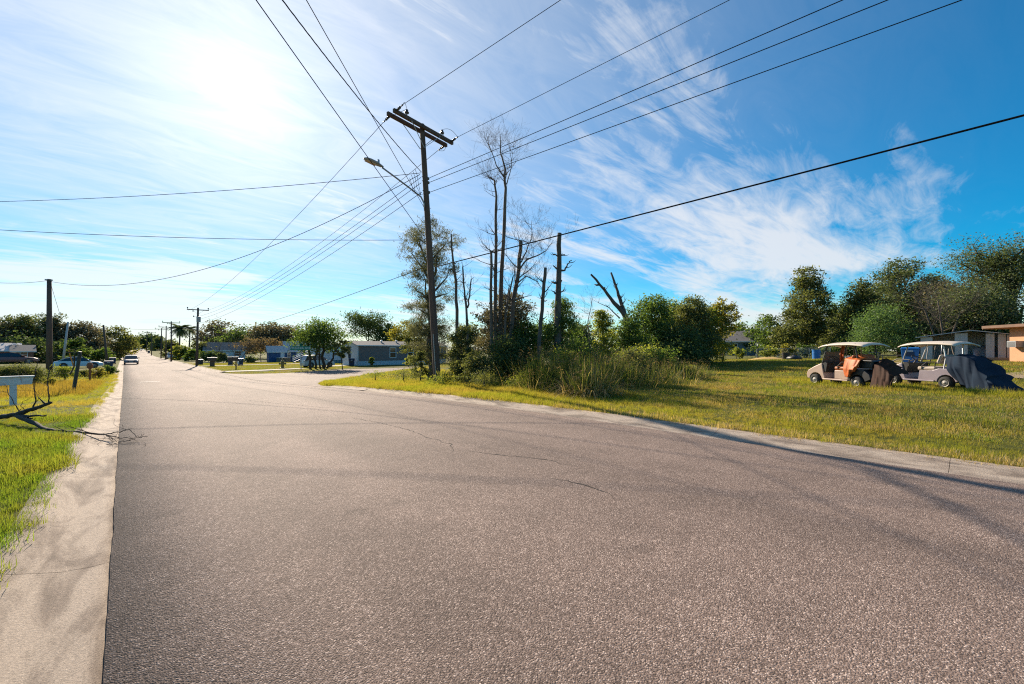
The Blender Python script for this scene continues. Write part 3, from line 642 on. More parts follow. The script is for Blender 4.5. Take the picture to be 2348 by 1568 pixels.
# timber stairs
bx, by = atz(672, 79.); st = empty('porch_stairs', (bx, by, G(bx, by)), facing(680), 'white timber porch stairs with slanted handrails beside the blue house', 'stairs')
for i in range(6):
    m = MB(); m.box(i*.42, i*.42+.45, 0, 1.2, .15+i*.2, .2+i*.2); m.build('step', M['trim'], st)
for y in (0.0, 1.2):
    for k in range(3):
        m = MB(); m.tube([(-.1, y, .45+k*.3), (2.6, y, 1.75+k*.3)], .045, 4); m.build('rail', M['trim'], st)
    for x in (0, 1.2, 2.5):
        m = MB(); m.box(x-.05, x+.05, y-.05, y+.05, 0, .65+x*.48+.6); m.build('post', M['trim'], st)
# pale house seen through the bare trees, and the blue-grey house on the right
Zh = 108.; bx, by = atz(470, Zh); h3 = empty('pale_house', (bx, by, G(bx, by)), facing(510), 'pale low house with carport behind the bare brown trees', 'house')
gable(h3, 0, wm(500, 95, Zh), 0, 7, 2.5, 4.3, 'white_wall', 'grey_roof', .5); window(h3, 3, 1.5, 1.6, 1.2); window(h3, 7, 1.5, 1.6, 1.2)
Zg = 72.; bx, by = atz(1634, Zg); h4 = empty('blue_grey_house', (bx, by, .62), facing(1690)-.05, 'small blue grey house with grey shingle roof beyond the lawn', 'house')
Lg = wm(1690, 94, Zg); gable(h4, 0, Lg, 0, 6, 2.45, 4.05, 'blue_grey', 'shingle', .35)
m = MB(); m.box(.55, 1.45, -.04, -.002, .0, 2.1); m.build('door', M['door_brown'], h4)
m = MB(); m.box(.0, .45, -.03, -.002, .05, 2.2); m.build('pale_panel', M['pale_siding'], h4)
window(h4, 3.2, 1.5, 1.1, 1.0)
m = MB(); m.tube([(Lg+.2, -.1, 0), (Lg+.2, -.1, 2.5)], .06, 6); m.build('porch_post', M['trim'], h4)
m = MB(); m.box(Lg+.36, Lg+2.4, .2, 3.5, 2.35, 2.45); m.build('porch_roof', M['trim'], h4)
# peach stucco house at the right edge
oh = empty('peach_house', (48.7, -1.3, .6), math.atan2(-.6, -.8), 'peach stucco house with brown eave at the right edge', 'house')
m = MB(); m.box(0, 13, .0, 8, 0, 2.72); m.build('wall', M['orange_wall'], oh)
m = MB(); m.prism([(-.85, 2.64), (4, 2.95), (9, 2.64), (9, 2.78), (4, 3.1), (-.85, 2.78)], -1.1, 13.5, Matrix(((0, 1, 0, 0), (1, 0, 0, 0), (0, 0, 1, 0), (0, 0, 0, 1)))); m.build('roof', M['brownfascia'], oh)
m = MB(); m.box(-1.13, 13.5, -.9, -.853, 2.6, 2.8); m.build('fascia', M['brownfascia'], oh)
m = MB(); m.box(-1.13, -1.103, -.85, 8.5, 2.55, 2.7); m.build('barge_board', M['seat_peach'], oh)
m = MB(); m.box(-1.1, 13.4, -.85, -.003, 2.6, 2.63); m.build('soffit', M['orange_wall'], oh)
ac = empty('air_conditioner', (48.7-.8*.75, -1.3-.6*.75, 1.75), math.atan2(-.6, -.8), 'grey window air conditioner jutting from the peach wall', 'air conditioner')
m = MB(); m.box(-.34, .34, -.5, 0, 0, .46); m.build('case', M['lamphead'], ac, bevel=.01)
for i in range(6):
    m = MB(); m.box(-.29, .29, -.517, -.503, .05+i*.065, .08+i*.065); m.build('louvre', M['black'], ac)
m = MB(); m.box(-.365, -.343, -.45, 0, .05, .4); m.build('side_grille', M['steel'], ac)
# grey metal shed with an open front
Zs = 37.; bx, by = atz(2110, Zs); sh = empty('metal_shed', (bx, by, .6), facing(2210), 'weathered grey metal shed with open dark front under the trees', 'shed')
Ls = wm(2210, 208, Zs); mid = Ls*.55
m = MB(); m.add([(0, 0, 0), (Ls, 0, 0), (Ls, 3.5, 0), (0, 3.5, 0), (0, 3.5, 2.1), (mid, 3.5, 2.55), (Ls, 3.5, 2.1), (Ls, 0, 2.1), (0, 0, 2.0)], [(0, 3, 2, 1), (3, 4, 5, 6, 2), (1, 2, 6, 7), (0, 8, 4, 3)]); m.build('back_walls', M['shed_metal'], sh)
xs = [0, .9, 1.6, 2.5, 3.2, 4.4, 5.0, Ls]
for i, (p, q, mt) in enumerate([(0, .14, 'shed_metal'), (.38, .52, 'shed_metal'), (.70, .79, 'shed_metal'), (.82, .90, 'shed_metal'), (.905, 1, 'shed_metal')]):
    m = MB(); m.box(Ls*p, Ls*q-.02, -.02, .02, 0, 2.02+.4*(1-abs((p+q)/2-.55)/.55)*.95); m.build('wall_sheet', M[mt], sh)
m = MB(); m.add([(-.3, -.5, 2.0), (mid, -.5, 2.52), (Ls+.3, -.5, 2.05), (Ls+.3, 3.8, 2.15), (mid, 3.8, 2.62), (-.3, 3.8, 2.1), (-.3, -.5, 2.06), (mid, -.5, 2.58), (Ls+.3, -.5, 2.11), (Ls+.3, 3.8, 2.21), (mid, 3.8, 2.68), (-.3, 3.8, 2.16)],
   [(0, 1, 4, 5), (1, 2, 3, 4), (6, 11, 10, 7), (7, 10, 9, 8), (0, 6, 7, 1), (1, 7, 8, 2), (2, 8, 9, 3), (0, 5, 11, 6)]); m.build('roof', M['shed_metal'], sh)
# left house
Zl = 72.; bx, by = atz(-60, Zl); lh = empty('red_board_house', (bx, by, G(bx, by)+.6), facing(10), 'low red brown house with grey gabled roofs at the far left', 'house')
gable(lh, 0, wm(0, 108, Zl), .6, 7, 1.7, 2.95, 'red_wall', 'metal_roof', .3); gable(lh, wm(0, 90, Zl), wm(0, 134, Zl)+.4, 0, 5, 1.6, 2.6, 'red_wall', 'grey_roof', .35)
window(lh, wm(0, 100, Zl), 1.0, .9, .8, -.05, t=.07); window(lh, wm(0, 118, Zl), 1.0, .9, .9, -.05, t=.07)

# ---------------------------------------------------------------- utility poles, lamp, wires
P0 = pt(1003, 888, 20.3); P0.z = G(P0.x, P0.y); PT = pt(967, 285, 19.2)
def onpole(py):   # point on the leaning pole seen at height py
    t = (888-py)/(888-285); return P0.lerp(PT, t)
up = empty('utility_pole', P0, 0, 'tall dark wooden utility pole with double crossarm at the corner', 'utility pole')
def rel(p): return Vector(p)-P0
m = MB(); n = 14; m.tube([rel(P0.lerp(PT, i/n))+Vector((0, 0, -.3 if i == 0 else 0)) for i in range(n+1)], [.175-.065*i/n for i in range(n+1)], 14); m.build('pole', M['pole'], up, smooth=True)
adir = Vector((.978, .206, 0)).normalized(); aper = Vector((-adir.y, adir.x, 0)); ac0 = rel(onpole(296))
Q = Matrix((( adir.x, aper.x, 0, 0), (adir.y, aper.y, 0, 0), (0, 0, 1, 0), (0, 0, 0, 1)))
arms = []
for s in (-1, 1):
    c = ac0+aper*s*.2; m = MB(); m.box(-1.75, 1.75, -.06, .06, -.08, .08, Matrix.Translation(c) @ Q); m.build('crossarm', M['pole'], up, bevel=.012); arms.append(c)
for s in (-1, 1):
    for e in (-1, 1):
        m = MB(); m.tube([ac0+aper*s*.27+adir*e*.85+Vector((0, 0, -.06)), ac0+aper*s*.13+Vector((0, 0, -.85))], .016, 4); m.build('brace', M['steel'], up)
def insul_bell(p, d, n=3, nm='insulator'):
    m = MB(); d = d.normalized(); q = d.to_track_quat('Z', 'Y').to_matrix().to_4x4(); prof = [(.014, -.02)]
    for i in range(n): prof += [(.014, i*.11), (.055, i*.11+.02), (.05, i*.11+.06), (.018, i*.11+.075)]
    prof += [(.014, n*.11+.04), (.03, n*.11+.06), (.03, n*.11+.16), (.01, n*.11+.18)]
    b = MB(); b.lathe(prof, (0, 0, 0), 8); b.v = [tuple(Matrix.Translation(p) @ q @ Vector(v)) for v in b.v]
    return b.build(nm, M['porcelain'], up, smooth=True)
def pin(p):
    b = MB(); b.lathe([(.02, 0), (.02, .08), (.09, .1), (.1, .14), (.06, .18), (.065, .22), (.04, .27)], p, 10); b.build('pin_insulator', M['porcelain'], up, smooth=True)
yb, yf = Vector((0, -1, .04)), Vector((0, 1, -.05))
ends = {}
for e, nm in ((-1, 'l'), (1, 'r')):
    a = arms[0]+adir*e*1.62; b = arms[1]+adir*e*1.62
    near = a+Vector((0, -.08, .02)); far = b+Vector((0, .08, -.05))
    insul_bell(near, yb); insul_bell(far, yf); pin(ac0-aper*.2+adir*e*1.05+Vector((0, 0, .08)))
    ends[nm+'n'] = near+yb.normalized()*.5; ends[nm+'f'] = far+yf.normalized()*.5
    m = MB(); p = ends[nm+'n']; q = ends[nm+'f']; tp_ = ac0-aper*.2+adir*e*1.05+Vector((0, 0, .36))
    cv = [p.lerp(tp_, t)+Vector((0, 0, .18*math.sin(math.pi*t))) for t in [i/6 for i in range(7)]]+[tp_.lerp(q, t)+adir*e*.35*math.sin(math.pi*t)+Vector((0, 0, -.25*math.sin(math.pi*t))) for t in [i/8 for i in range(1, 9)]]
    m.tube(cv, .009, 5); m.build('jumper_wire', M['wire'], up)
for py in (403, 412, 434):
    m = MB(); c = rel(onpole(py)); m.lathe([(.05, -.05), (.06, 0), (.05, .05)], c+Vector((.16, 0, 0)), 8); m.tube([c+Vector((-.17, 0, 0)), c+Vector((.17, 0, 0))], .02, 5); m.build('spool_insulator', M['porcelain'], up)
m = MB(); c = rel(onpole(470)); 
for i in range(5): m.tube([c+Vector((.08, 0, -.3*i)), c+Vector((.2, -.03, -.3*i))], .012, 4)
m.build('step_bolt', M['steel'], up)
m = MB(); m.tube([rel(onpole(880))+Vector((-.14, -.12, 0)), rel(onpole(765))+Vector((-.14, -.11, 0))], .025, 6); m.build('conduit', M['steel'], up)
m = MB()
for i in range(4):
    a = rel(onpole(398+i*8))+Vector((-.1, -.05, 0)); b = rel(onpole(440))+Vector((-.12, 0, 0)); c = a+Vector((-.55-.1*i, -.2, .05))
    m.tube([c, c+Vector((.12, .02, -.25)), c+Vector((.2, .05, -.6)), b+Vector((-.15, 0, -.1)), b], .009, 4)
m.build('service_loops', M['wire'], up)

# street lamp bracketed to the pole
lb = onpole(456); lamp = empty('street_lamp', lb, 0, 'grey cobra head street lamp on a curved arm above the road', 'street lamp')
dl = Vector((-.99, -.08, 0)).normalized()
arm = [Vector((0, 0, -.45))+dl*.1, Vector((0, 0, -.12))+dl*.14, dl*.3+Vector((0, 0, .12)), dl*.9+Vector((0, 0, .36)), dl*1.6+Vector((0, 0, .62)), dl*2.25+Vector((0, 0, .85))]
m = MB(); m.tube(arm, .035, 8); m.build('arm', M['steel'], lamp, smooth=True)
hq = Matrix.Translation(dl*2.2+Vector((0, 0, .86))) @ Matrix.Rotation(math.atan2(dl.y, dl.x), 4, 'Z') @ Matrix.Rotation(-.13, 4, 'Y')
m = MB(); secs = [(0, .06, .05), (.12, .09, .07), (.3, .15, .09), (.6, .17, .08), (.78, .14, .06), (.86, .06, .02)]; vs = []
for x, w_, h_ in secs: vs += [hq @ Vector((x, y, z)) for y, z in ((-w_, 0), (-w_*.9, h_*.7), (0, h_), (w_*.9, h_*.7), (w_, 0), (0, -.03))]
m.add(vs, [(i*6+j, i*6+(j+1) % 6, (i+1)*6+(j+1) % 6, (i+1)*6+j) for i in range(5) for j in range(6)]+[tuple(range(5, -1, -1)), tuple(range(30, 36))]); m.build('head', M['lamphead'], lamp, smooth=True)
m = MB(); m.box(.32, .78, -.11, .11, -.06, -.035, hq); m.build('lens', M['lens'], lamp, bevel=.01)
m = MB(); m.lathe([(.05, 0), (.05, .13), (.03, .15)], hq @ Vector((.22, 0, .09)), 10); m.build('photocell', M['steel'], lamp)

def far_pole(px, yb_, yt, Z, label, arm=True, trans=False, mat='poledark', r=.16, group=None, lean=0.0, half=1.2, name='utility_pole'):
    x, y = atz(px, Z); z = G(x, y); tx, ty = atz(px+lean, Z); h_ = top(yt, Z)-z
    o = empty(name, (x, y, z), 0, label, 'utility pole', group); m = MB(); d = Vector((tx-x, ty-y, h_))
    m.tube([Vector((0, 0, -.2)), d*.5, d], [r, r*.82, r*.66], 10); m.build('pole', M[mat], o, smooth=True)
    if arm:
        c = d*.965; m = MB(); m.box(c.x-half, c.x+half, c.y-.06, c.y+.06, c.z-.08, c.z+.05); m.build('crossarm', M[mat], o)
        for s in (-1, 1):
            m = MB(); m.lathe([(.03, 0), (.03, .1), (.09, .13), (.08, .26), (.03, .3)], (c.x+s*(half-.08), c.y, c.z+.05), 8); m.build('insulator', M['porcelain'], o)
            m = MB(); m.tube([(c.x+s*.7, c.y-.08, c.z-.06), (d.x*.9, d.y-.14, c.z-.7)], .015, 4); m.build('brace', M['steel'], o)
        m = MB(); m.lathe([(.02, 0), (.06, -.05), (.05, -.25), (.02, -.3)], (c.x-.45*half, c.y, c.z-.08), 8); m.build('cutout', M['porcelain'], o)
    if trans:
        c = d*.80; m = MB(); m.lathe([(.24, 0), (.27, .04), (.27, .75), (.29, .77), (.29, .83), (.1, .9)], (c.x+.05, c.y-.42, c.z-.45), 14); m.build('transformer', M['lamphead'], o, smooth=False)
        m = MB(); m.tube([(c.x-.5, c.y-.3, c.z+.4), (c.x-.15, c.y-.3, c.z+.3)], .02, 5); m.lathe([(.05, -.1), (.07, .0), (.05, .1)], (c.x-.55, c.y-.3, c.z+.42), 8); m.build('cutout_switch', M['porcelain'], o)
    return o
far_pole(451, 840, 705.5, 64.5, 'utility pole with crossarm and drum transformer at the street corner', trans=True, lean=3, r=.19, half=1.35)
far_pole(392.6, 829, 736.5, 91, 'dark utility pole with crossarm, second along the right verge', lean=0, half=1.5, group=None)
far_pole(380, 824.6, 747, 109, 'dark utility pole with crossarm, third along the right verge', lean=1, half=1.5)
far_pole(369, 822, 752, 124, 'dark utility pole with crossarm, fourth along the right verge', lean=1.5, half=1.5)
far_pole(347, 815, 761, 168, 'thin far utility pole before the dark trees', lean=1, half=1.2)
far_pole(336.5, 811, 760, 205, 'thinnest far utility pole nearest the distant bend', lean=0, half=1.2)
lp = far_pole(113, 872, 640, 34.7, 'thick short wooden service pole among the left weeds', arm=False, mat='pole', r=.21, name='service_pole')
m = MB(); m.box(-.25, .2, -.1, .1, 8.02-.0, 8.1); m.build('bracket', M['steel'], lp)
far_pole(143, 826, 738, 62, 'pale grey leaning pole behind the light blue sedan', arm=False, mat='polepale', r=.16, lean=13, name='leaning_pole')
far_pole(246, 826, 745, 70, 'dark leaning pole beside the road before the left trees', arm=False, r=.18, lean=-9, name='leaning_pole')

def wire(name, label, A, B, sag=.3, r=.012, n=24, twist=0, cat='wire'):
    A, B = Vector(A), Vector(B); P = [A.lerp(B, i/n)+Vector((0, 0, -4*sag*(i/n)*(1-i/n))) for i in range(n+1)]
    o = empty(name, A, 0, label, cat)
    if twist:
        for k in range(3):
            m = MB(); nn = 140; Q_ = []
            for i in range(nn+1):
                t = i/nn; c = A.lerp(B, t)+Vector((0, 0, -4*sag*t*(1-t))); a = t*twist+k*2.094
                Q_.append(c-A+Vector((0, 0, 1))*math.sin(a)*r*1.1+(B-A).cross(Vector((0, 0, 1))).normalized()*math.cos(a)*r*1.1)
            m.tube(Q_, r, 4); m.build('strand', M['wire'], o)
    else:
        m = MB(); m.tube([p-A for p in P], r, 5); m.build('strand', M['wire'], o, smooth=True)
    return o
def ext(A, Q_, k): A = Vector(A); return A+(Vector(Q_)-A)*k
W = lambda k: P0+ends[k]
def thru(px, py, z):  # point seen at (px,py) that is at height z
    Z = (z-EYE)/((HY-py)/F); return pt(px, py, Z)
wire('power_line', 'upper power line leaving the left crossarm end overhead', W('ln'), ext(W('ln'), thru(1285, 0, 12.2), 2.0), .0, .010)
wire('power_line', 'upper power line leaving the right crossarm end overhead', W('rn'), ext(W('rn'), thru(1672, 0, 12.1), 2.0), .0, .010)
F1 = (451, 64.5)
wire('power_line', 'thin power line from left crossarm end down the street', W('lf'), pt(431, 712, 63.5), 1.1, .011)
wire('power_line', 'thin power line from right crossarm end down the street', W('rf'), pt(474, 712, 65.5), 1.1, .011)
for i, (py, qx, zz, ln) in enumerate([(402, 1920, 9.75, 'top'), (412, 2022, 9.5, 'middle'), (434, 2190, 9.1, 'bottom')]):
    a = onpole(py)+Vector((.18, -.1, 0)); wire('cable', f'{ln} of three parallel cables running right from the pole', a, ext(a, thru(qx, 0, zz), 2.0), .05, .012)
for i, (py, qy, ln) in enumerate([(403, 726, 'top'), (415, 733, 'middle'), (436, 742, 'bottom')]):
    a = onpole(py)+Vector((-.16, .1, 0)); wire('cable', f'{ln} of three cables running from the pole down the street', a, pt(452, qy, 64.3), 1.0, .012)
a = onpole(606)+Vector((.17, -.1, 0)); wire('cable', 'thick black cable sweeping to the right edge', a, ext(a, thru(2347, 258, 5.95), 2.0), .05, .022, cat='cable')
a = onpole(606)+Vector((-.17, .1, 0)); wire('cable', 'single low cable from the pole to the corner transformer pole', a, pt(453, 776, 64.3), .55, .014, cat='cable')
a = onpole(395)+Vector((-.2, 0, 0)); wire('twisted_cable', 'twisted cable from the pole to the left edge', a, ext(a, pt(0, 451, 22), 1.3), .35, .0065, twist=120, cat='cable')
wire('twisted_cable', 'sagging twisted cable from the pole to the short service pole', onpole(397)+Vector((-.2, .1, 0)), pt(114, 645, 34.6), 2.0, .0075, twist=160, cat='cable')
wire('cable', 'sagging cable leaving the short service pole to the left edge', pt(110, 643, 34.6), ext(pt(110, 643, 34.6), pt(0, 645, 30), 1.3), .15, .013, cat='cable')
a = onpole(545)+Vector((-.17, 0, 0)); wire('cable', 'straight cable crossing low to the left edge', a, ext(a, pt(0, 519, 19.5), 1.25), .25, .012, cat='cable')
wire('cable', 'leftmost straight cable rising from the pole overhead', a+Vector((0, 0, .05)), ext(a, thru(585, 0, 8.6), 1.8), .0, .012, cat='cable')
a = onpole(393)+Vector((-.17, 0, 0)); wire('twisted_cable', 'thick twisted cable rising from the pole overhead', a, ext(a, thru(666, 0, 9.6), 1.5), .28, .008, twist=90, cat='cable')
a = onpole(470)+Vector((-.17, 0, 0)); wire('cable', 'thin cable crossing behind the twisted one overhead', a, ext(a, thru(702, 0, 9.3), 1.7), .0, .011, cat='cable')
wire('cable', 'far cable joining the leaning pole and the poles opposite', pt(236, 748, 69.8), pt(392, 752, 91), .4, .016, cat='cable')
wire('guy_wire', 'thin guy wire slanting from the short service pole', pt(116, 650, 34.6), pt(137, 720, 36), .0, .012, cat='wire')
# ---------------------------------------------------------------- trees
T = tree
# right side, beyond the lawn
T('oak_tree', 'tall open crowned tree standing alone behind the blue barrel', 1846, 55, 610, 74, 800, 'olive', 'bark_grey', nblob=18, dens=1.2, seed=1, clump=.1, shape='cone', depth=.8, cull=.18)
T('small_tree', 'small bushy tree right of the blue grey house', 1765, 58, 722, 42, 808, 'green', nblob=9, seed=2, shape='dome')
T('small_tree', 'thin leafy tree between house and tall tree', 1800, 52, 738, 35, 812, 'olive', nblob=8, seed=3, shape='col', cull=.2)
T('small_tree', 'dark shrub tree beside the blue grey house gable', 1738, 70, 745, 36, 812, 'green', nblob=7, seed=4, shape='dome')
T('oak_tree', 'olive tree on the left of the right hand grove', 1968, 52, 640, 48, 805, 'olive', nblob=12, seed=5, shape='dome', dens=1.2)
T('oak_tree', 'grey green high tree at the middle of the grove', 2062, 54, 592, 72, 800, 'oak', 'bark_grey', nblob=16, seed=6, clump=.12, dens=1.25, shape='round')
T('feathery_tree', 'light green feathery tree above the first golf cart', 2015, 44, 700, 62, 815, 'fern', nblob=14, seed=7, shape='dome', dens=1.3, up=-.5, aspect=.35)
T('vine_tree', 'brown vine covered tree behind the second golf cart', 2170, 48, 645, 80, 770, 'moss', 'bark_grey', nblob=14, seed=8, shape='dome', cull=.2, dens=1.0)
T('oak_tree', 'big dark spreading oak over the peach house', 2300, 46, 548, 105, 745, 'oak', nblob=18, seed=9, clump=.11, shape='flat', dens=1.1, base=2340, trunk_r=.45, lsize=.8, cull=.12)
T('oak_tree', 'dark mossy oak behind the metal shed', 2235, 44, 655, 95, 800, 'oak', nblob=14, seed=10, dens=1.3, moss=.3)
T('dark_shrub', 'deep green thicket in shade behind the blue bin', 2120, 46, 735, 75, 815, 'dark', nblob=12, seed=11, shape='dome', dens=1.5, cat='shrub')
T('dark_shrub', 'deep green thicket in shade right of the shed roof', 2290, 43, 720, 70, 818, 'dark', nblob=12, seed=12, shape='dome', dens=1.4, cat='shrub')
T('dark_shrub', 'dark undergrowth below the feathery tree', 1955, 50, 760, 55, 815, 'dark', nblob=10, seed=13, shape='dome', dens=1.3, cat='shrub')
for i, (px, w_, yt, lf, lab) in enumerate([(1765, 26, 795, 'bright', 'low bright weeds along fence near the porch'), (1805, 24, 792, 'yellow', 'yellowish weeds along fence behind the black pot'), (1845, 26, 790, 'green', 'green weeds along fence under the tall tree'), (1905, 30, 788, 'green', 'green weeds behind the first golf cart roof'), (1688, 20, 798, 'bright', 'weeds climbing the blue grey house wall')]):
    T('fence_weeds', lab, px, 47 if px > 1700 else 66, yt, w_, 818, lf, nblob=8, seed=20+i, shape='dome', cat='weeds', limbs=False, dens=1.4)
# bush mass left of the lawn
T('bay_tree', 'broad dark green bay tree in the clump by the lawn', 1500, 37, 678, 70, 832, 'green', nblob=18, seed=30, shape='dome', dens=1.5, clump=.12, up=.6)
T('bay_tree', 'olive lit bay tree right of the broad dark one', 1592, 38, 682, 62, 838, 'olive', nblob=16, seed=31, shape='dome', dens=1.5, clump=.12, up=.6)
T('yellow_tree', 'yellow green tree at the right end of the clump', 1655, 41, 690, 36, 775, 'yellow', nblob=11, seed=32, shape='round', dens=1.3)
T('dark_shrub', 'dark shaded bush foot below the bay trees', 1560, 35, 748, 82, 842, 'dark', nblob=16, seed=33, shape='dome', dens=1.5, cat='shrub')
T('bay_tree', 'dark leafy tree below the forked dead trunk', 1440, 31, 725, 48, 835, 'green', nblob=12, seed=34, shape='dome', dens=1.4)
T('yellow_shrub', 'bright yellow green shrub between the snag and dead fork', 1382, 27, 712, 38, 832, 'bright', nblob=12, seed=35, shape='cone', dens=1.3, cat='shrub')
T('upright_shrub', 'upright glossy shrub in front of the thick snag', 1288, 22.5, 682, 56, 838, 'green', nblob=14, seed=36, shape='cone', dens=1.35, up=1.6, aspect=.33, clump=.12, cat='shrub')
T('vine_shrub', 'sprawling bright vines over the low bushes', 1475, 27, 795, 70, 850, 'bright', nblob=12, seed=37, shape='dome', dens=1.3, cat='shrub', limbs=False)
T('dark_shrub', 'low green bush below the upright shrub', 1330, 20, 772, 80, 875, 'green', nblob=12, seed=38, shape='dome', dens=1.0, cat='shrub')
T('olive_shrub', 'olive brown bush mound at the lawn edge', 1452, 21, 800, 60, 880, 'olive', nblob=13, seed=141, shape='dome', dens=1.2, cat='shrub')
T('olive_shrub', 'olive green bush mound nearer the bay trees', 1520, 24, 806, 48, 866, 'green', nblob=12, seed=142, shape='dome', dens=1.2, cat='shrub')
T('olive_shrub', 'small pale bush at the tip of the clump', 1572, 25, 838, 30, 866, 'bright', nblob=8, seed=143, shape='dome', dens=1.2, cat='shrub')
T('background_tree', 'olive tree seen between the slim dead trunks', 1075, 48, 742, 45, 826, 'olive', nblob=11, seed=144, shape='dome', dens=1.2)
T('background_tree', 'mossy tree seen behind the dead stand', 1150, 44, 722, 55, 828, 'moss', nblob=13, seed=145, shape='dome', dens=1.1)
T('background_tree', 'green tree seen behind the thin tilted trunk', 1240, 42, 735, 48, 828, 'green', nblob=12, seed=146, shape='dome', dens=1.2)
T('background_tree', 'dark tree seen behind the upright shrub', 1330, 45, 738, 50, 828, 'oak', nblob=12, seed=147, shape='dome', dens=1.2)
T('background_tree', 'far green tree left of the blue grey house', 1700, 90, 742, 45, 812, 'green', nblob=11, seed=148, shape='dome', dens=1.2)
T('background_tree', 'far olive tree beyond the fence corner', 1890, 70, 720, 60, 812, 'olive', nblob=11, seed=149, shape='dome', dens=1.2)
T('background_tree', 'green tree left of the grove behind the tall open tree', 1928, 76, 690, 55, 812, 'green', nblob=12, seed=150, shape='dome', dens=1.2)
T('background_tree', 'high olive tree behind the feathery tree', 2005, 74, 655, 66, 812, 'olive', nblob=14, seed=151, shape='dome', dens=1.2)
T('background_tree', 'high green tree behind the bare vines', 2130, 70, 640, 80, 812, 'oak', nblob=15, seed=152, shape='dome', dens=1.2)
T('bay_tree', 'sunlit yellow green tree at the right of the bay trees', 1622, 40, 700, 46, 830, 'bright', nblob=12, seed=153, shape='dome', dens=1.3, up=.5)
T('bay_tree', 'lit green tree between the two bay trees', 1548, 41, 690, 50, 832, 'bright', nblob=12, seed=154, shape='dome', dens=1.2, up=.5)
# casuarina, undergrowth and the dead stand round the pole
T('casuarina_tree', 'tall wispy pine like tree behind the utility pole', 985, 27, 508, 72, 840, 'needle', 'bark_grey', nblob=20, seed=43, shape='col', dens=2.6, clump=.11, up=.9, aspect=.11, lsize=1.7, depth=1, trunk_r=.2, cull=.12)
T('small_tree', 'grey green tree left of the wispy pine', 952, 34, 745, 34, 835, 'olive', nblob=12, seed=41, shape='round', dens=1.3, lsize=.9)
T('vine_tree', 'grey mossy sparse tree among the dead trunks', 1165, 25, 672, 72, 835, 'moss', 'bark_grey', nblob=18, seed=42, shape='round', dens=1.3, cull=.1, clump=.1)
T('dark_shrub', 'dark evergreen bush at the foot of the dead trunks', 1165, 21.5, 772, 66, 872, 'dark', nblob=15, seed=43, shape='dome', dens=1.3, cat='shrub')
T('small_tree', 'small green leafy tree right of the dead trunks', 1205, 23, 735, 40, 850, 'green', nblob=11, seed=44, shape='round', dens=1.1)
T('olive_shrub', 'olive shrub right of the utility pole foot', 1058, 22, 748, 36, 868, 'olive', nblob=9, seed=45, shape='dome', dens=1.0, cat='shrub')
T('olive_shrub', 'pale olive shrub left of the utility pole foot', 965, 24, 800, 26, 866, 'olive', nblob=9, seed=46, shape='dome', dens=.9, cat='shrub')
T('olive_shrub', 'twiggy shrub between pole and dark evergreen bush', 1090, 19.8, 805, 42, 882, 'olive', nblob=9, seed=47, shape='dome', dens=1.0, cat='shrub')
for i, (px, Z, w_, yt, yb_, lf, lab) in enumerate([(1015, 19.0, 22, 848, 892, 'bright', 'low leafy weeds right of the pole base'), (925, 22, 28, 845, 872, 'olive', 'low weeds left of the pole base'), (860, 27, 20, 848, 866, 'bright', 'low weeds near the corner verge'), (1110, 17.5, 30, 845, 890, 'olive', 'soft weeds under the dark evergreen bush'), (1200, 16.5, 26, 850, 898, 'bright', 'soft weeds left of the tall grass clump'), (1235, 17.5, 24, 828, 895, 'dark', 'dark weeds under the small green tree')]):
    T('weed_patch', lab, px, Z, yt+4, w_*1.7, yb_, lf, nblob=14, seed=50+i, shape='dome', cat='weeds', limbs=False, dens=1.1, lsize=.7, aspect=.3, up=.8)

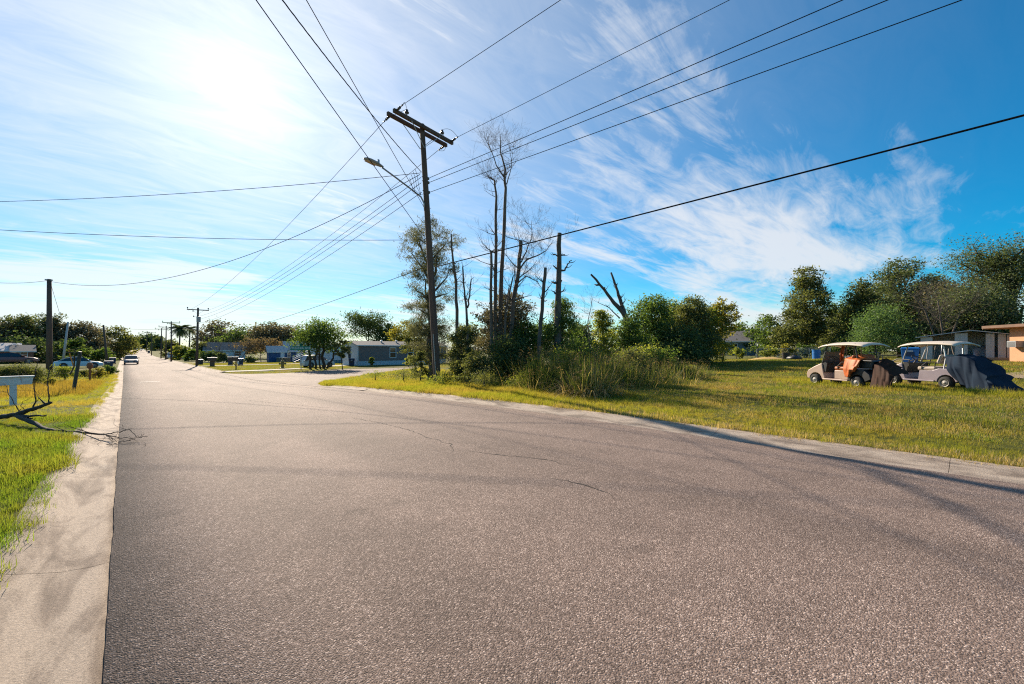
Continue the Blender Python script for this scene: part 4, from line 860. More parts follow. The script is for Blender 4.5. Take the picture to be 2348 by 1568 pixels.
for i, (px, Z, w_, yt, yb_, lf, lab) in enumerate([(1235, 16.6, 40, 822, 892, 'green', 'leafy green shrub left of the arching dry grass'), (1440, 17.5, 40, 842, 888, 'green', 'leafy green shrub right of the arching dry grass'), (1300, 17.8, 60, 800, 880, 'bright', 'bright leafy shrub behind the arching dry grass')]):
    T('leafy_shrub', lab, px, Z, yt, w_, yb_, lf, nblob=11, seed=160+i, shape='dome', cat='shrub', dens=.9, up=.5)
def dead_tree(name, label, trunks, Z, mat='deadwood', seed=1, twigs=6, tl=1.0, tdepth=2, stubs=0, start=.35):
    """trunks: list of ([(px, py)...], r0, r1, dz)"""
    p0 = trunks[0][0][0]; x, y = atz(p0[0], Z); g = G(x, y)-.05; root = empty(name, (x, y, g), 0, label, 'dead tree'); rn = random.Random(seed); o = Vector((x, y, g))
    for pts, r0, r1, dz in trunks:
        k = len(pts); P = [pt(q[0], q[1], Z+dz*i/(k-1))-o for i, q in enumerate(pts)]
        if pts is trunks[0][0] or pts[0][1] > 745: P[0].z = 0
        # refine
        R = []
        for a, b in zip(P, P[1:]):
            for t in (0, .33, .66): R.append(a.lerp(b, t)+Vector((rn.gauss(0, .02), rn.gauss(0, .02), 0))*(0 if t == 0 else 1))
        R.append(P[-1]); n = len(R); m = MB()
        m.tube(R, [(r0+(r1-r0)*i/(n-1))*rn.uniform(.93, 1.07) for i in range(n)], 8); m.build('trunk' if pts is trunks[0][0] else 'limb', M[mat], root, smooth=True)
        m = MB(); c = 0
        for j in range(twigs):
            i = min(n-1, int(n*(start+(1-start)*rn.random()))); d = Vector((rn.gauss(0, 1), rn.gauss(0, 1), rn.uniform(.1, 1.1)))
            bare_twigs(m, R[i], d, tl*rn.uniform(.6, 1.4), max(.008, (r0+(r1-r0)*i/(n-1))*.35), tdepth, rn, .5, .35)
            c += 1
        for j in range(stubs):
            i = int(n*rn.uniform(.3, .95)); d = Vector((rn.gauss(0, 1), rn.gauss(0, 1), rn.uniform(-.2, .5))).normalized(); L_ = rn.uniform(.15, .45)
            m.tube([R[i], R[i]+d*L_*.6, R[i]+d*L_+Vector((0, 0, .08))], [r0*.35, r0*.28, r0*.12], 6); c += 1
        if c: m.build('branches', M[mat], root, smooth=True)
    return root
z7 = lambda *P: [(880.3+.429*x, 281.2+.429*y) for x, y in P]
z8 = lambda *P: [(1161.6+.2729*x, 519.7+.2729*y) for x, y in P]
dead_tree('dead_tree', 'tallest bare dead tree with fine forked top', [(z7((620, 1250), (625, 880), (640, 600), (650, 350), (648, 250), (622, 160), (620, 60)), .14, .012, 0), (z7((640, 290), (600, 230), (560, 120), (545, 50)), .04, .008, .4), (z7((655, 330), (680, 240), (690, 130)), .03, .006, -.3)], 23.5, seed=61, twigs=20, tl=1.0, tdepth=2, start=.5)
dead_tree('dead_tree', 'second tall bare dead tree left of the tallest', [(z7((600, 1240), (595, 900), (598, 600), (600, 400), (590, 310)), .11, .045, .3), (z7((590, 310), (575, 300), (558, 290)), .04, .02, .1)], 23.2, seed=62, twigs=20, tl=.9, tdepth=2, start=.25)
dead_tree('dead_tree', 'short broken dead trunk left of the tall pair', [(z7((575, 1230), (570, 900), (572, 690)), .09, .06, 0)], 22.8, seed=63, twigs=9, tl=1.0, stubs=3)
dead_tree('dead_tree', 'leaning dead tree with wide bare crown right of tallest', [(z7((655, 1240), (690, 950), (720, 780), (732, 630)), .14, .085, .2), (z7((718, 790), (760, 735), (820, 710), (870, 680), (905, 630)), .05, .01, -.6), (z7((722, 760), (760, 690), (790, 600), (790, 520)), .045, .008, .5), (z7((700, 870), (760, 820), (820, 850), (850, 900)), .04, .01, -.5)], 23.0, seed=64, twigs=13, tl=1.15, tdepth=3, start=.3)
dead_tree('dead_tree', 'forked dead stem between leaning and tall dead trees', [(z7((640, 1230), (650, 1000), (690, 820)), .09, .03, 0), (z7((650, 1010), (665, 900), (668, 860)), .04, .02, .2)], 22.5, seed=65, twigs=8, tl=1.0)
dead_tree('dead_tree', 'thin tilted broken trunk left of the thick snag', [(z7((822, 1240), (838, 1050), (852, 900), (862, 775)), .10, .075, 0), (z7((850, 920), (880, 880), (905, 845)), .03, .008, .2)], 21.5, 'snag', 66, 3, .7, 1, 4)
dead_tree('dead_snag', 'thick bark covered snag with stubby broken limbs', [(z7((925, 1240), (928, 1000), (935, 780), (938, 590)), .20, .10, 0), (z7((937, 790), (965, 790), (980, 755), (1003, 735)), .06, .02, -.2), (z7((932, 795), (915, 775), (903, 762)), .05, .02, .1), (z7((935, 710), (950, 708), (966, 706)), .05, .03, .1), (z7((935, 715), (920, 708), (910, 702)), .05, .02, -.1), (z7((928, 920), (945, 905), (963, 893)), .05, .02, .1), (z7((928, 920), (910, 908), (894, 896)), .05, .015, 0)], 22.0, 'snag', 67, 0, .5, 1, 3)
dead_tree('dead_fork', 'forked dead trunk leaning above the bay trees', [(z8((1010, 1150), (1000, 760), (960, 700), (900, 640), (820, 530), (705, 400)), .24, .07, 0), (z8((990, 740), (960, 640), (930, 540), (875, 385)), .17, .07, .4), (z8((950, 770), (860, 680), (770, 640)), .05, .015, 0)], 32., 'snag', 68, 3, .8, 1, 5)
dead_tree('dead_tree', 'slim broken dead trunk right of the wispy pine', [(z7((398, 1220), (390, 1000), (385, 850), (365, 700), (358, 595)), .11, .04, 0)], 24.5, 'deadwood', 69, 6, .8, 2, 3)
dead_tree('dead_tree', 'small forked dead stem beside the slim trunk', [(z7((455, 1230), (440, 1000), (430, 900), (420, 770)), .08, .035, 0), (z7((445, 990), (457, 930), (466, 835)), .05, .03, .1)], 23.8, 'deadwood', 70, 6, .8, 2, 3)
dead_tree('dead_sapling', 'bare twiggy sapling beside the yellow green shrub', [(z8((690, 1100), (680, 800), (720, 600)), .04, .01, 0)], 26., 'deadwood', 71, 12, 1.0, 2)
# across the side street
t1 = T('leaning_tree', 'dark multi trunk tree over the silver car at the corner', 735, 54, 735, 66, 808, 'green', nblob=16, seed=80, shape='dome', dens=1.5, up=.8, lsize=.9)
for i, (bx_, tx, ty, rr_) in enumerate([(-1.2, -1.6, 3.6, .17), (-.6, -.5, 3.8, .14), (.35, .3, 3.9, .2), (.7, 2.4, 3.6, .15)]):
    m = MB(); m.tube(wob(Vector((bx_, 0, -.1)), Vector((tx, -.3, ty)), 5, .03, 200+i), [rr_, rr_*.9, rr_*.8, rr_*.75, rr_*.6, rr_*.4], 8); m.build('trunk', M['bark'], t1, smooth=True)
T('drooping_tree', 'drooping olive branches right of the corner tree', 785, 53, 778, 20, 822, 'olive', nblob=7, seed=81, shape='round', dens=.8, cull=.35)
T('vine_covered_tree', 'dark vine covered tree behind the grey mobile home', 845, 100, 715, 58, 800, 'dark', nblob=13, seed=82, shape='flat', dens=1.2, cull=.12, lsize=.8)
T('vine_covered_tree', 'lower dark vine covered tree beside the tall one', 885, 98, 742, 34, 800, 'dark', nblob=9, seed=83, shape='dome', dens=1.2)
T('small_tree', 'yellowish leafy tree behind the grey roof', 925, 88, 735, 38, 805, 'yellow', nblob=10, seed=84, shape='round', dens=1.1)
T('moss_oak', 'pale mossy oak rising behind the blue house', 630, 118, 742, 58, 815, 'moss', 'bark_grey', nblob=14, seed=85, shape='flat', dens=1.3)
T('green_oak', 'rounded green oak behind the bare brown trees', 548, 130, 752, 62, 815, 'green', nblob=14, seed=86, shape='dome', dens=1.4)
T('tall_oak', 'tall dark open oak left of the rounded green one', 500, 138, 737, 50, 808, 'moss', nblob=14, seed=87, shape='round', dens=1.2, cull=.15)
T('green_oak', 'olive oak between the mossy oak and corner tree', 690, 120, 760, 40, 815, 'olive', nblob=9, seed=88, shape='dome', dens=1.3)
T('brown_tree', 'low brown leaved tree beside the blue house', 598, 90, 772, 42, 822, 'brown', 'bark_grey', nblob=9, seed=89, shape='flat', dens=.8, cull=.2)
dead_tree('bare_vines', 'pale tangle of bare vines above the metal shed', [([(2165, 835), (2160, 760), (2150, 690)], .12, .05, 0), ([(2160, 770), (2200, 720), (2235, 680)], .09, .04, .5), ([(2162, 760), (2120, 710), (2095, 680)], .09, .04, -.5)], 42, 'bark_grey', 95, 26, 2.2, 3, start=.25)
dead_tree('bare_tree', 'bare grey brown tree before the pale house', [([(545, 833), (548, 815), (556, 795)], .14, .05, 0), ([(546, 822), (535, 805), (522, 792)], .08, .03, .5), ([(547, 818), (570, 800), (585, 790)], .08, .03, -.5)], 86, 'bark_grey', 90, 14, 2.0, 3, start=.2)
dead_tree('bare_tree', 'bare thin tree left of the pale house', [([(497, 833), (500, 812), (505, 790)], .12, .04, 0), ([(498, 820), (488, 805), (480, 795)], .07, .03, .5)], 88, 'bark_grey', 91, 14, 2.0, 3, start=.2)
for i, (px, Z, w_, yt, yb_, lf, lab) in enumerate([(478, 82, 26, 806, 836, 'dark', 'dark rounded hedge bush right of the transformer pole'), (512, 80, 18, 809, 836, 'oak', 'dark hedge bush behind the brown mailbox'), (572, 80, 16, 818, 836, 'oak', 'dark hedge bush right of the wooden mailbox'), (440, 92, 18, 800, 832, 'green', 'green bush left of the transformer pole'), (418, 105, 22, 792, 830, 'bright', 'light green bush behind the second pole'), (395, 140, 24, 782, 826, 'olive', 'olive bush behind the third pole'), (465, 110, 30, 785, 825, 'olive', 'tall shrub beyond the hedge'), (649, 90.5, 14, 808, 828, 'brown', 'brown round bush behind the stone ring'), (852, 61, 8, 818, 836, 'bright', 'pale flowering bush near the end of the skirting'), (936, 62, 10, 820, 836, 'bright', 'white flowered shrub beside the grey mobile home wall')]):
    T('hedge_bush', lab, px, Z, yt, w_, yb_, lf, nblob=7, seed=100+i, shape='dome', cat='bush', dens=1.6, limbs=False)
# far end of the street
T('far_tree', 'dark trees closing the far end of the street', 345, 250, 768, 38, 812, 'dark', nblob=12, seed=110, shape='dome', dens=1.8)
T('far_tree', 'olive tree over the far bend of the street', 312, 270, 772, 30, 804, 'olive', nblob=10, seed=111, shape='dome', dens=1.6)
T('far_tree', 'grey far tree right of the distant poles', 372, 230, 775, 26, 815, 'oak', nblob=9, seed=112, shape='dome', dens=1.6)
T('roadside_tree', 'olive leafy tree leaning over the left verge', 268, 105, 748, 38, 828, 'olive', nblob=13, seed=113, shape='round', dens=1.3)
T('roadside_tree', 'yellow green tree farther along the left verge', 288, 175, 768, 20, 818, 'yellow', nblob=9, seed=114, shape='dome', dens=1.5)
# left grove
T('moss_oak', 'mossy oak with hanging moss at the far left', 15, 88, 735, 62, 828, 'moss', 'bark_grey', nblob=16, seed=120, shape='flat', dens=1.3, moss=.4)
T('moss_oak', 'tall mossy oak behind the short service pole', 78, 90, 722, 48, 828, 'oak', 'bark_grey', nblob=15, seed=121, shape='flat', dens=1.2, moss=.5, cull=.1)
T('moss_oak', 'grey mossy oak left of the pale leaning pole', 135, 92, 733, 40, 828, 'moss', 'bark_grey', nblob=14, seed=122, shape='dome', dens=1.4, moss=.4)
T('moss_oak', 'broad grey oak right of the pale leaning pole', 195, 95, 738, 46, 828, 'moss', 'bark_grey', nblob=16, seed=123, shape='dome', dens=1.5, moss=.2)
T('dark_shrub', 'dark thicket behind the red brown house', 60, 82, 772, 70, 832, 'dark', nblob=12, seed=124, shape='dome', dens=1.4, cat='shrub')
T('dark_shrub', 'dark thicket behind the light blue sedan', 150, 82, 780, 50, 834, 'dark', nblob=12, seed=125, shape='dome', dens=1.4, cat='shrub')
T('round_bush', 'bright green round bush behind the light blue sedan', 172, 76, 774, 22, 826, 'green', nblob=9, seed=126, shape='dome', dens=1.5, cat='bush')
T('dark_shrub', 'hedge under the roadside tree by the bins', 225, 84, 798, 34, 832, 'green', nblob=9, seed=127, shape='dome', dens=1.5, cat='shrub')
for i, (px, Z, w_, yt, yb_, lf, lab) in enumerate([(60, 28, 48, 836, 892, 'olive', 'tall green weeds left of the service pole'), (15, 27, 34, 838, 900, 'olive', 'tall weeds at the left edge behind the white board'), (148, 33, 26, 838, 870, 'bright', 'feathery weeds right of the service pole'), (112, 27, 16, 868, 890, 'yellow', 'yellow weeds at the service pole foot'), (225, 36, 18, 845, 872, 'yellow', 'yellow weeds beside the left gutter'), (252, 42, 14, 838, 868, 'green', 'green leafy weeds overhanging the left gutter'), (195, 38, 20, 848, 870, 'olive', 'dry weeds behind the leaning green post')]):
    T('verge_weeds', lab, px, Z, yt, w_, yb_, lf, nblob=9, seed=130+i, shape='dome', cat='weeds', limbs=False, dens=3.2, lsize=.8, aspect=.28, up=.9)
# palms
def palm(label, px, Z, ytop, ybase, nf, fl, seed):
    x, y = atz(px, Z); g = G(x, y); h_ = top(ytop, Z)-g-fl*.45; root = empty('palm_tree', (x, y, g), 0, label, 'palm tree'); rn = random.Random(seed)
    m = MB(); m.tube([Vector((0, 0, -.1)), Vector((.15, 0, h_*.5)), Vector((.3, 0, h_))], [.28, .2, .17], 8); m.build('trunk', M['bark_grey'], root, smooth=True)
    for k in range(nf):
        a = k*2.39996; el = rn.uniform(-.5, 1.1); V = []; p = Vector((.3, 0, h_)); d = Vector((math.cos(a)*math.cos(el), math.sin(a)*math.cos(el), math.sin(el))); seg = 9; pts = [p]
        for i in range(seg): d = (d+Vector((0, 0, -.16))).normalized(); p = p+d*fl/seg; pts.append(p)
        for i in range(1, seg+1):
            t = (pts[i]-pts[i-1]).normalized(); s = t.cross(Vector((0, 0, 1))).normalized(); ll = fl*.33*math.sin(math.pi*(i/(seg+1))**.7)
            for sg in (-1, 1):
                for q in (.0, .5):
                    b = pts[i-1].lerp(pts[i], q); e = b+(s*sg*.8+t*.6+Vector((0, 0, -.35))).normalized()*ll; wv = t*.09*fl/3
                    V += [b-wv, b+wv, e+wv*.2, e-wv*.2]
        quads('frond', np.array([tuple(v) for v in V]), LM['palm'], root)
    return root
palm('stout fan palm right of the second pole', 410, 128, 741, 812, 34, 3.6, 5)
palm('slim drooping palm beside the transformer pole', 433, 140, 742, 812, 26, 3.2, 6)

# ---------------------------------------------------------------- tall grass clumps and broken branch
def blades(base, n, ln, spread, wd, seed, droop=.55, outward=.6):
    """long arching blades, five-segment ribbons as loose quads sharing nothing (kept cheap)"""
    r = np.random.default_rng(seed); b = np.array(base)+np.c_[r.normal(size=(n, 2))*spread, np.zeros(n)]
    a = r.uniform(0, 2*np.pi, n); out = np.c_[np.cos(a), np.sin(a), np.zeros(n)]*r.uniform(.2, 1, (n, 1))*outward
    out[:, :2] += (b[:, :2]-np.array(base)[:2])*.35/max(spread, .01)*outward
    L_ = ln*r.uniform(.5, 1.1, (n, 1)); s = np.cross(out, [0, 0, 1.]); s /= np.linalg.norm(s, axis=1, keepdims=True)+1e-9
    S = 5; P = [b+out*L_*(t**1.2)*.75+np.c_[np.zeros((n, 2)), (L_*(t-droop*t*t*np.linalg.norm(out, axis=1, keepdims=True)))] for t in np.linspace(0, 1, S+1)]
    V = np.empty((n, S, 4, 3))
    for i in range(S):
        w0, w1 = wd*(1-i/S)**.6, wd*(1-(i+1)/S)**.6 if i < S-1 else .0008
        V[:, i, 0] = P[i]-s*w0; V[:, i, 1] = P[i]+s*w0; V[:, i, 2] = P[i+1]+s*w1; V[:, i, 3] = P[i+1]-s*w1
    return V.reshape(-1, 3), P[-1]
LM['tall'] = leaf_mat('tall_grass', [(.09, .12, .028), (.07, .105, .022), (.13, .13, .04), (.055, .09, .018)], .5, tcol=1.9)
LM['dry'] = leaf_mat('dry_grass', [(.36, .27, .14), (.46, .36, .19), (.26, .19, .09)], .55, tcol=1.5)
LM['seed'] = leaf_mat('seed_heads', [(.22, .16, .09), (.16, .12, .07)], .4)
def clump(label, px, Z, spread, n, ln, seed, dryfrac=.3, out=.6, wd=.008):
    x, y = atz(px, Z); g = G(x, y); root = empty('grass_clump', (x, y, g), 0, label, 'tall grass')
    V, tip = blades((0, 0, 0), n, ln, spread, wd, seed, outward=out); tag(quads('blades', V, LM['tall'], root), kind='stuff')
    V, tip2 = blades((0, 0, 0), int(n*dryfrac), ln*.9, spread*1.1, wd, seed+1, .8, out*1.5); tag(quads('dry_blades', V, LM['dry'], root), kind='stuff')
    r = np.random.default_rng(seed); q = np.repeat(tip[r.random(len(tip)) < .16], 7, axis=0); q = q+r.normal(size=q.shape)*[.07, .07, .09]
    tag(quads('seed_heads', leaves(q, .10, .16, .5), LM['seed'], root), kind='stuff')
clump('tall feathery grass clump left of the arching dry one', 1255, 16.2, .5, 600, 1.8, 201, .25)
clump('big arching dry grass clump at the lawn corner', 1350, 13.9, .34, 300, 1.55, 202, 1.8, .72, .014)
clump('tall feathery grass behind the arching dry clump', 1320, 17.5, .8, 700, 2.0, 203, .2)
clump('brownish grass mound left of the lawn', 1450, 19, 1.0, 600, 1.3, 204, .4)
clump('brownish grass mound nearer the lawn edge', 1510, 22, .9, 500, 1.3, 205, .4)
clump('low grass mound at the edge of the lawn', 1570, 24, .7, 700, 1.0, 206, .4)
clump('feathery weeds below the upright shrub', 1400, 17.2, .7, 1000, 1.5, 207, .5)
# fallen branch across the left gutter
fb = empty('fallen_branch', pt(60, 955, 9.06), 0, 'dark fallen branch lying from the left verge onto the road', 'branch'); fo = fb.location.copy(); rn = random.Random(9)
def limb(nm, pts, r0, r1, tw=0, tl=.3):
    P = [pt(p[0], p[1], p[2]*.925)-fo for p in pts]; R = []
    for a, b in zip(P, P[1:]):
        for t in (0, .25, .5, .75): R.append(a.lerp(b, t)+Vector((rn.gauss(0, .006), rn.gauss(0, .006), rn.gauss(0, .008)))*(t > 0))
    R.append(P[-1]); n = len(R); m = MB(); m.tube(R, [(r0+(r1-r0)*i/(n-1))*rn.uniform(.9, 1.1) for i in range(n)], 7)
    for j in range(tw):
        i = rn.randint(n//3, n-1); bare_twigs(m, R[i], Vector((rn.gauss(0, 1), rn.gauss(0, 1), rn.uniform(-.1, .45))), tl*rn.uniform(.5, 1.3), max(.004, r1*.8), 1, rn, .5, .1, 2)
    m.build(nm, M['blackwood'], fb, smooth=True)
limb('main_stem', [(-70, 958, 10.4), (0, 956, 10.1), (38, 950, 9.95), (75, 938, 9.8), (100, 929, 9.7), (116, 923, 9.6)], .062, .028, 3, .2)
limb('fork', [(38, 952, 9.95), (60, 962, 9.6), (109, 985, 8.95), (150, 990, 8.7), (191, 992, 8.5), (240, 996, 8.25)], .05, .013, 4, .4)
limb('stub', [(45, 953, 9.85), (75, 953, 9.6), (105, 953, 9.5)], .028, .014)
limb('stub', [(45, 957, 9.8), (60, 959, 9.7), (74, 959, 9.6)], .024, .014)
limb('twig', [(112, 923, 9.6), (112, 905, 9.6), (108, 880, 9.7), (112, 855, 9.7), (115, 830, 9.8), (135, 800, 9.9)], .013, .004, 6, .4)
limb('twig', [(72, 940, 9.8), (82, 920, 9.8), (80, 905, 9.8), (78, 875, 9.8), (82, 845, 9.8), (95, 815, 9.9)], .015, .004, 6, .4)
limb('twig', [(82, 921, 9.8), (92, 912, 9.8), (101, 904, 9.8)], .007, .003)
limb('twig', [(45, 948, 9.9), (37, 930, 9.9), (20, 905, 9.9), (13, 880, 10)], .012, .004, 3, .3)
limb('twig', [(60, 944, 9.8), (48, 932, 9.7), (52, 920, 9.7), (70, 912, 9.7)], .006, .003)
limb('twig', [(240, 996, 8.25), (270, 990, 8.1), (297, 985, 8.0), (310, 997, 7.9), (325, 1003, 7.85)], .009, .004, 3, .17)
limb('twig', [(225, 995, 8.3), (260, 1000, 8.1), (300, 1005, 7.95), (338, 1001, 7.9)], .008, .004, 3, .18)
limb('twig', [(240, 996, 8.25), (252, 1006, 8.1), (262, 1013, 8.0)], .008, .004, 3, .2)
limb('twig', [(212, 1002, 8.2), (206, 1014, 7.95), (208, 1023, 7.8), (240, 1024, 7.75)], .006, .003, 3, .25)
limb('twig', [(168, 1026, 7.85), (210, 1022, 7.8), (260, 1018, 7.75), (300, 1010, 7.8)], .007, .003, 3, .2)
limb('twig', [(250, 1034, 7.6), (290, 1028, 7.6), (338, 1022, 7.6)], .006, .003, 3, .16)
# ---------------------------------------------------------------- vehicles
def paint(name, c, rough=.35): return pm(name, c, tuple(v*.85 for v in c), 1.5, rough, coat=.4)
M.update(cart_beige=pm('cart_beige', (.55, .40, .31), (.46, .33, .26), 2, .45), cart_mauve=pm('cart_mauve', (.36, .30, .33), (.28, .23, .26), 2, .45), cream=pm('cream_roof', (.66, .56, .45), (.56, .47, .38), 1.5, .5),
 seat_orange=pm('orange_vinyl', (.42, .13, .04), (.34, .10, .03), 4, .5), seat_grey=pm('grey_vinyl', (.10, .09, .085), (.07, .065, .06), 4, .6), seat_cream=pm('cream_vinyl', (.52, .42, .34), (.42, .34, .27), 4, .6),
 orange_cloth=pm('orange_cloth', (.5, .11, .015), (.36, .075, .01), 5, .6), brown_tarp=pm('brown_tarp', (.05, .022, .013), (.032, .015, .01), 4, .8, spec=.2), navy_tarp=pm('navy_tarp', (.006, .02, .042), (.004, .012, .028), 2, .85, spec=.2),
 plexi=pm('smoked_screen', (.24, .19, .16), (.19, .15, .13), 2, .25), bin_blue=pm('blue_bin', (.015, .17, .50), (.012, .14, .42), 3, .45), navy_bin=pm('navy_bin', (.012, .035, .10), (.01, .028, .08), 3, .5),
 sedan=paint('pale_blue_paint', (.55, .68, .74)), silver=paint('silver_paint', (.55, .58, .60)), dark_car=paint('dark_grey_paint', (.10, .11, .14)), maroon=paint('maroon_paint', (.14, .03, .03)), car_white=paint('white_car_paint', (.6, .6, .6)), headlamp=glass_mat('headlamp_glass', (.45, .45, .45)),
 stone=pm('field_stone', (.34, .25, .18), (.20, .15, .11), 6, .9, .6, 18), hyd=pm('hydrant_paint', (.42, .25, .07), (.30, .17, .06), 6, .6), sign_green=pm('sign_green', (.0, .20, .12), (.0, .17, .10), 4, .45), redclay=pm('rust', (.30, .12, .06), (.2, .08, .04), 6, .9), mailwood=pm('mailbox_wood', (.15, .09, .06), (.1, .06, .045), 6, .85), board=pm('weathered_white_board', (.68, .70, .70), (.45, .48, .50), 5, .7, .3, 25, stretch=(1, 6, 6)), orange_post=pm('orange_marker', (.75, .25, .02), (.6, .2, .02), 5, .6), green_post=pm('green_metal_post', (.022, .035, .032), (.035, .045, .04), 8, .6), tshirt=pm('pale_plastic', (.7, .7, .7), (.55, .55, .55), 5, .6))
def wheel(parent, x, y, r, w_, rim='rim', rr=.6, s=1):
    m = MB(); m.lathe([(r*.55, -w_/2), (r*.9, -w_/2), (r, -w_*.32), (r, w_*.32), (r*.9, w_/2), (r*.55, w_/2)], (x, y, r), 20, 'y'); t = m.build('wheel', M['rubber'], parent, smooth=True)
    m = MB(); d = w_/2*s
    m.lathe([(r*rr, -.02), (r*rr, .012), (r*rr*.8, -.005), (r*rr*.3, .01), (r*.08, .02)], (0, 0, 0), 20, 'y')
    m.v = [(a+x, y+d*1.0+b*s, c+r) for a, b, c in m.v]; m.build('rim', M[rim], t)
    return t
def cart(name, label, near_rear, head, sc_, body, roofm, seatm, covered=False):
    h = Vector(head).normalized(); right = Vector((h.y, -h.x)); c = Vector(near_rear)+h*.83*sc_+right*.46*sc_
    root = empty(name, (c.x, c.y, G(c.x, c.y)+.0), math.atan2(h.y, h.x), label, 'golf cart'); root.scale = (sc_,)*3
    for x in (.83, -.83):
        for s in (1, -1): wheel(root, x, .46*s, .215, .19, s=s)
    # front cowl with wheel arch
    arch = [(.83+.27*math.cos(a), .215+.27*math.sin(a)) for a in [math.pi*(i/8) for i in range(9)]]
    m = MB(); m.prism([(1.2, .26), (1.24, .42), (1.18, .56), (.9, .72), (.62, .84), (.56, .84), (.50, .5), (.44, .3)]+[(.52, .24)]+arch[::-1][0:]+[(1.13, .25)], -.5, .5); m.build('front_cowl', M[body], root, bevel=.02)
    m = MB(); m.prism([(.5, .23), (.5, .28), (-.5, .28), (-.5, .23)], -.54, .54); m.build('floor_sill', M[body], root, bevel=.015)
    m = MB(); m.prism([(.50, .5), (.57, .84), (.44, .9), (.36, .86), (.42, .55)], -.47, .47); m.build('dashboard', M['black'], root)
    arch2 = [(-.83+.27*math.cos(a), .215+.27*math.sin(a)) for a in [math.pi*(i/8) for i in range(9)]]
    m = MB(); m.prism([(.02, .28), (-.02, .60), (-.42, .62), (-.62, .70), (-1.05, .66), (-1.26, .5), (-1.3, .34), (-1.12, .26)]+arch2[::-1]+[(-.5, .27)], -.5, .5); m.build('rear_body', M[body], root, bevel=.025)
    m = MB(); m.box(-.5, .06, -.48, .48, .62, .75); m.build('seat_cushion', M[seatm], root, bevel=.04)
    m = MB(); m.prism([(-.5, .86), (-.62, 1.18), (-.70, 1.18), (-.60, .86)], -.48, .48); m.build('backrest', M[seatm], root, bevel=.04)
    for s in (1, -1):
        m = MB(); m.tube([(-.45, .44*s, .7), (-.52, .47*s, .92), (-.25, .49*s, .92), (-.1, .49*s, .78), (-.08, .48*s, .66)], .018, 6); m.build('armrest', M['black'], root)
        m = MB(); m.tube([(.62, .43*s, .82), (.36, .44*s, 1.58)], .02, 6); m.build('front_strut', M['black' if not covered else 'chrome'], root)
        m = MB(); m.tube([(-.72, .43*s, .66), (-.78, .43*s, 1.05), (-.70, .43*s, 1.6)], .02, 6); m.build('rear_strut', M['black' if not covered else 'trim'], root)
        m = MB(); m.box(1.17, 1.235, .28*s-.09, .28*s+.09, .46, .54); m.build('headlight', M['headlamp'], root)
    vs = []; xs = [(.66, 1.55, .0), (.55, 1.60, .0), (.2, 1.645, 0), (-.2, 1.66, 0), (-.6, 1.655, 0), (-1.0, 1.62, 0), (-1.12, 1.57, 0)]; k = 7; ys = [-.56, -.5, -.25, 0, .25, .5, .56]
    for zoff in (0, -.035):
        for x, z, _ in xs:
            for y in ys: vs.append((x, y, z-.09*(abs(y)/.56)**3+zoff))
    nf = len(xs)*k; fs = [(i*k+j, i*k+j+1, (i+1)*k+j+1, (i+1)*k+j) for i in range(len(xs)-1) for j in range(k-1)]; fs2 = [tuple(nf+q for q in f[::-1]) for f in fs]
    rim_ = [j for j in range(k)]+[i*k+k-1 for i in range(1, len(xs))]+[(len(xs)-1)*k+j for j in range(k-2, -1, -1)]+[i*k for i in range(len(xs)-2, 0, -1)]
    m = MB(); m.add(vs, fs+fs2+[(rim_[i], nf+rim_[i], nf+rim_[(i+1) % len(rim_)], rim_[(i+1) % len(rim_)]) for i in range(len(rim_))]); m.build('roof', M[roofm], root, smooth=True)
    m = MB(); m.tube([(.50, .2, .62), (.30, .2, .98)], .022, 6); m.build('steering_column', M['black'], root)
    R_ = Matrix.Translation((.27, .2, 1.02)) @ Matrix.Rotation(-.7, 4, 'Y'); m = MB(); m.tube([R_ @ Vector((.17*math.cos(a), .17*math.sin(a), 0)) for a in [2*math.pi*i/16 for i in range(17)]], .016, 6, cap=False)
    for a in (0, 2.1, 4.2): m.tube([R_ @ Vector((0, 0, 0)), R_ @ Vector((.165*math.cos(a), .165*math.sin(a), 0))], .012, 4)
    m.build('steering_wheel', M['black'], root)
    return root
FR = at(1871, 887); HD = (.52, .854)
c1 = cart('golf_cart', 'beige golf cart with cream roof and orange cloth on the seat', (FR[0]-1.8*HD[0], FR[1]-1.8*HD[1]), HD, 1.08, 'cart_beige', 'cream', 'seat_orange')
[o_ for o_ in c1.children if o_.name.startswith('rear_body')][0].data.materials[0] = M['black']
m = MB(); m.box(-.5, .03, -.505, .505, .285, .61); m.build('seat_base', M['cart_beige'], c1, bevel=.02)
m = MB(); m.prism([(.60, .86), (.43, 1.3), (.42, 1.3), (.59, .86)], -.41, .41); m.build('windscreen', M['plexi'], c1)
m = MB(); m.box(-1.28, -.78, -.4, .4, .72, 1.02); m.build('rear_box', M['black'], c1, bevel=.05)
m = MB(); m.prism([(-.75, 1.02), (-1.3, 1.0), (-1.36, .95), (-.75, .97)], -.46, .46); m.build('rear_shelf', M['black'], c1, bevel=.02)
RR = at(2170, 897)
c2 = cart('golf_cart', 'mauve golf cart with navy cover over its rear seat', RR, HD, 1.10, 'cart_mauve', 'cream', 'seat_cream', True)
m = MB()
for s in (1, -1): m.tube([(.35, .47*s, .75), (.30, .48*s, .98), (.75, .46*s, 1.0), (1.0, .4*s, .9)], .02, 6)
m.build('grab_frame', M['black'], c2)
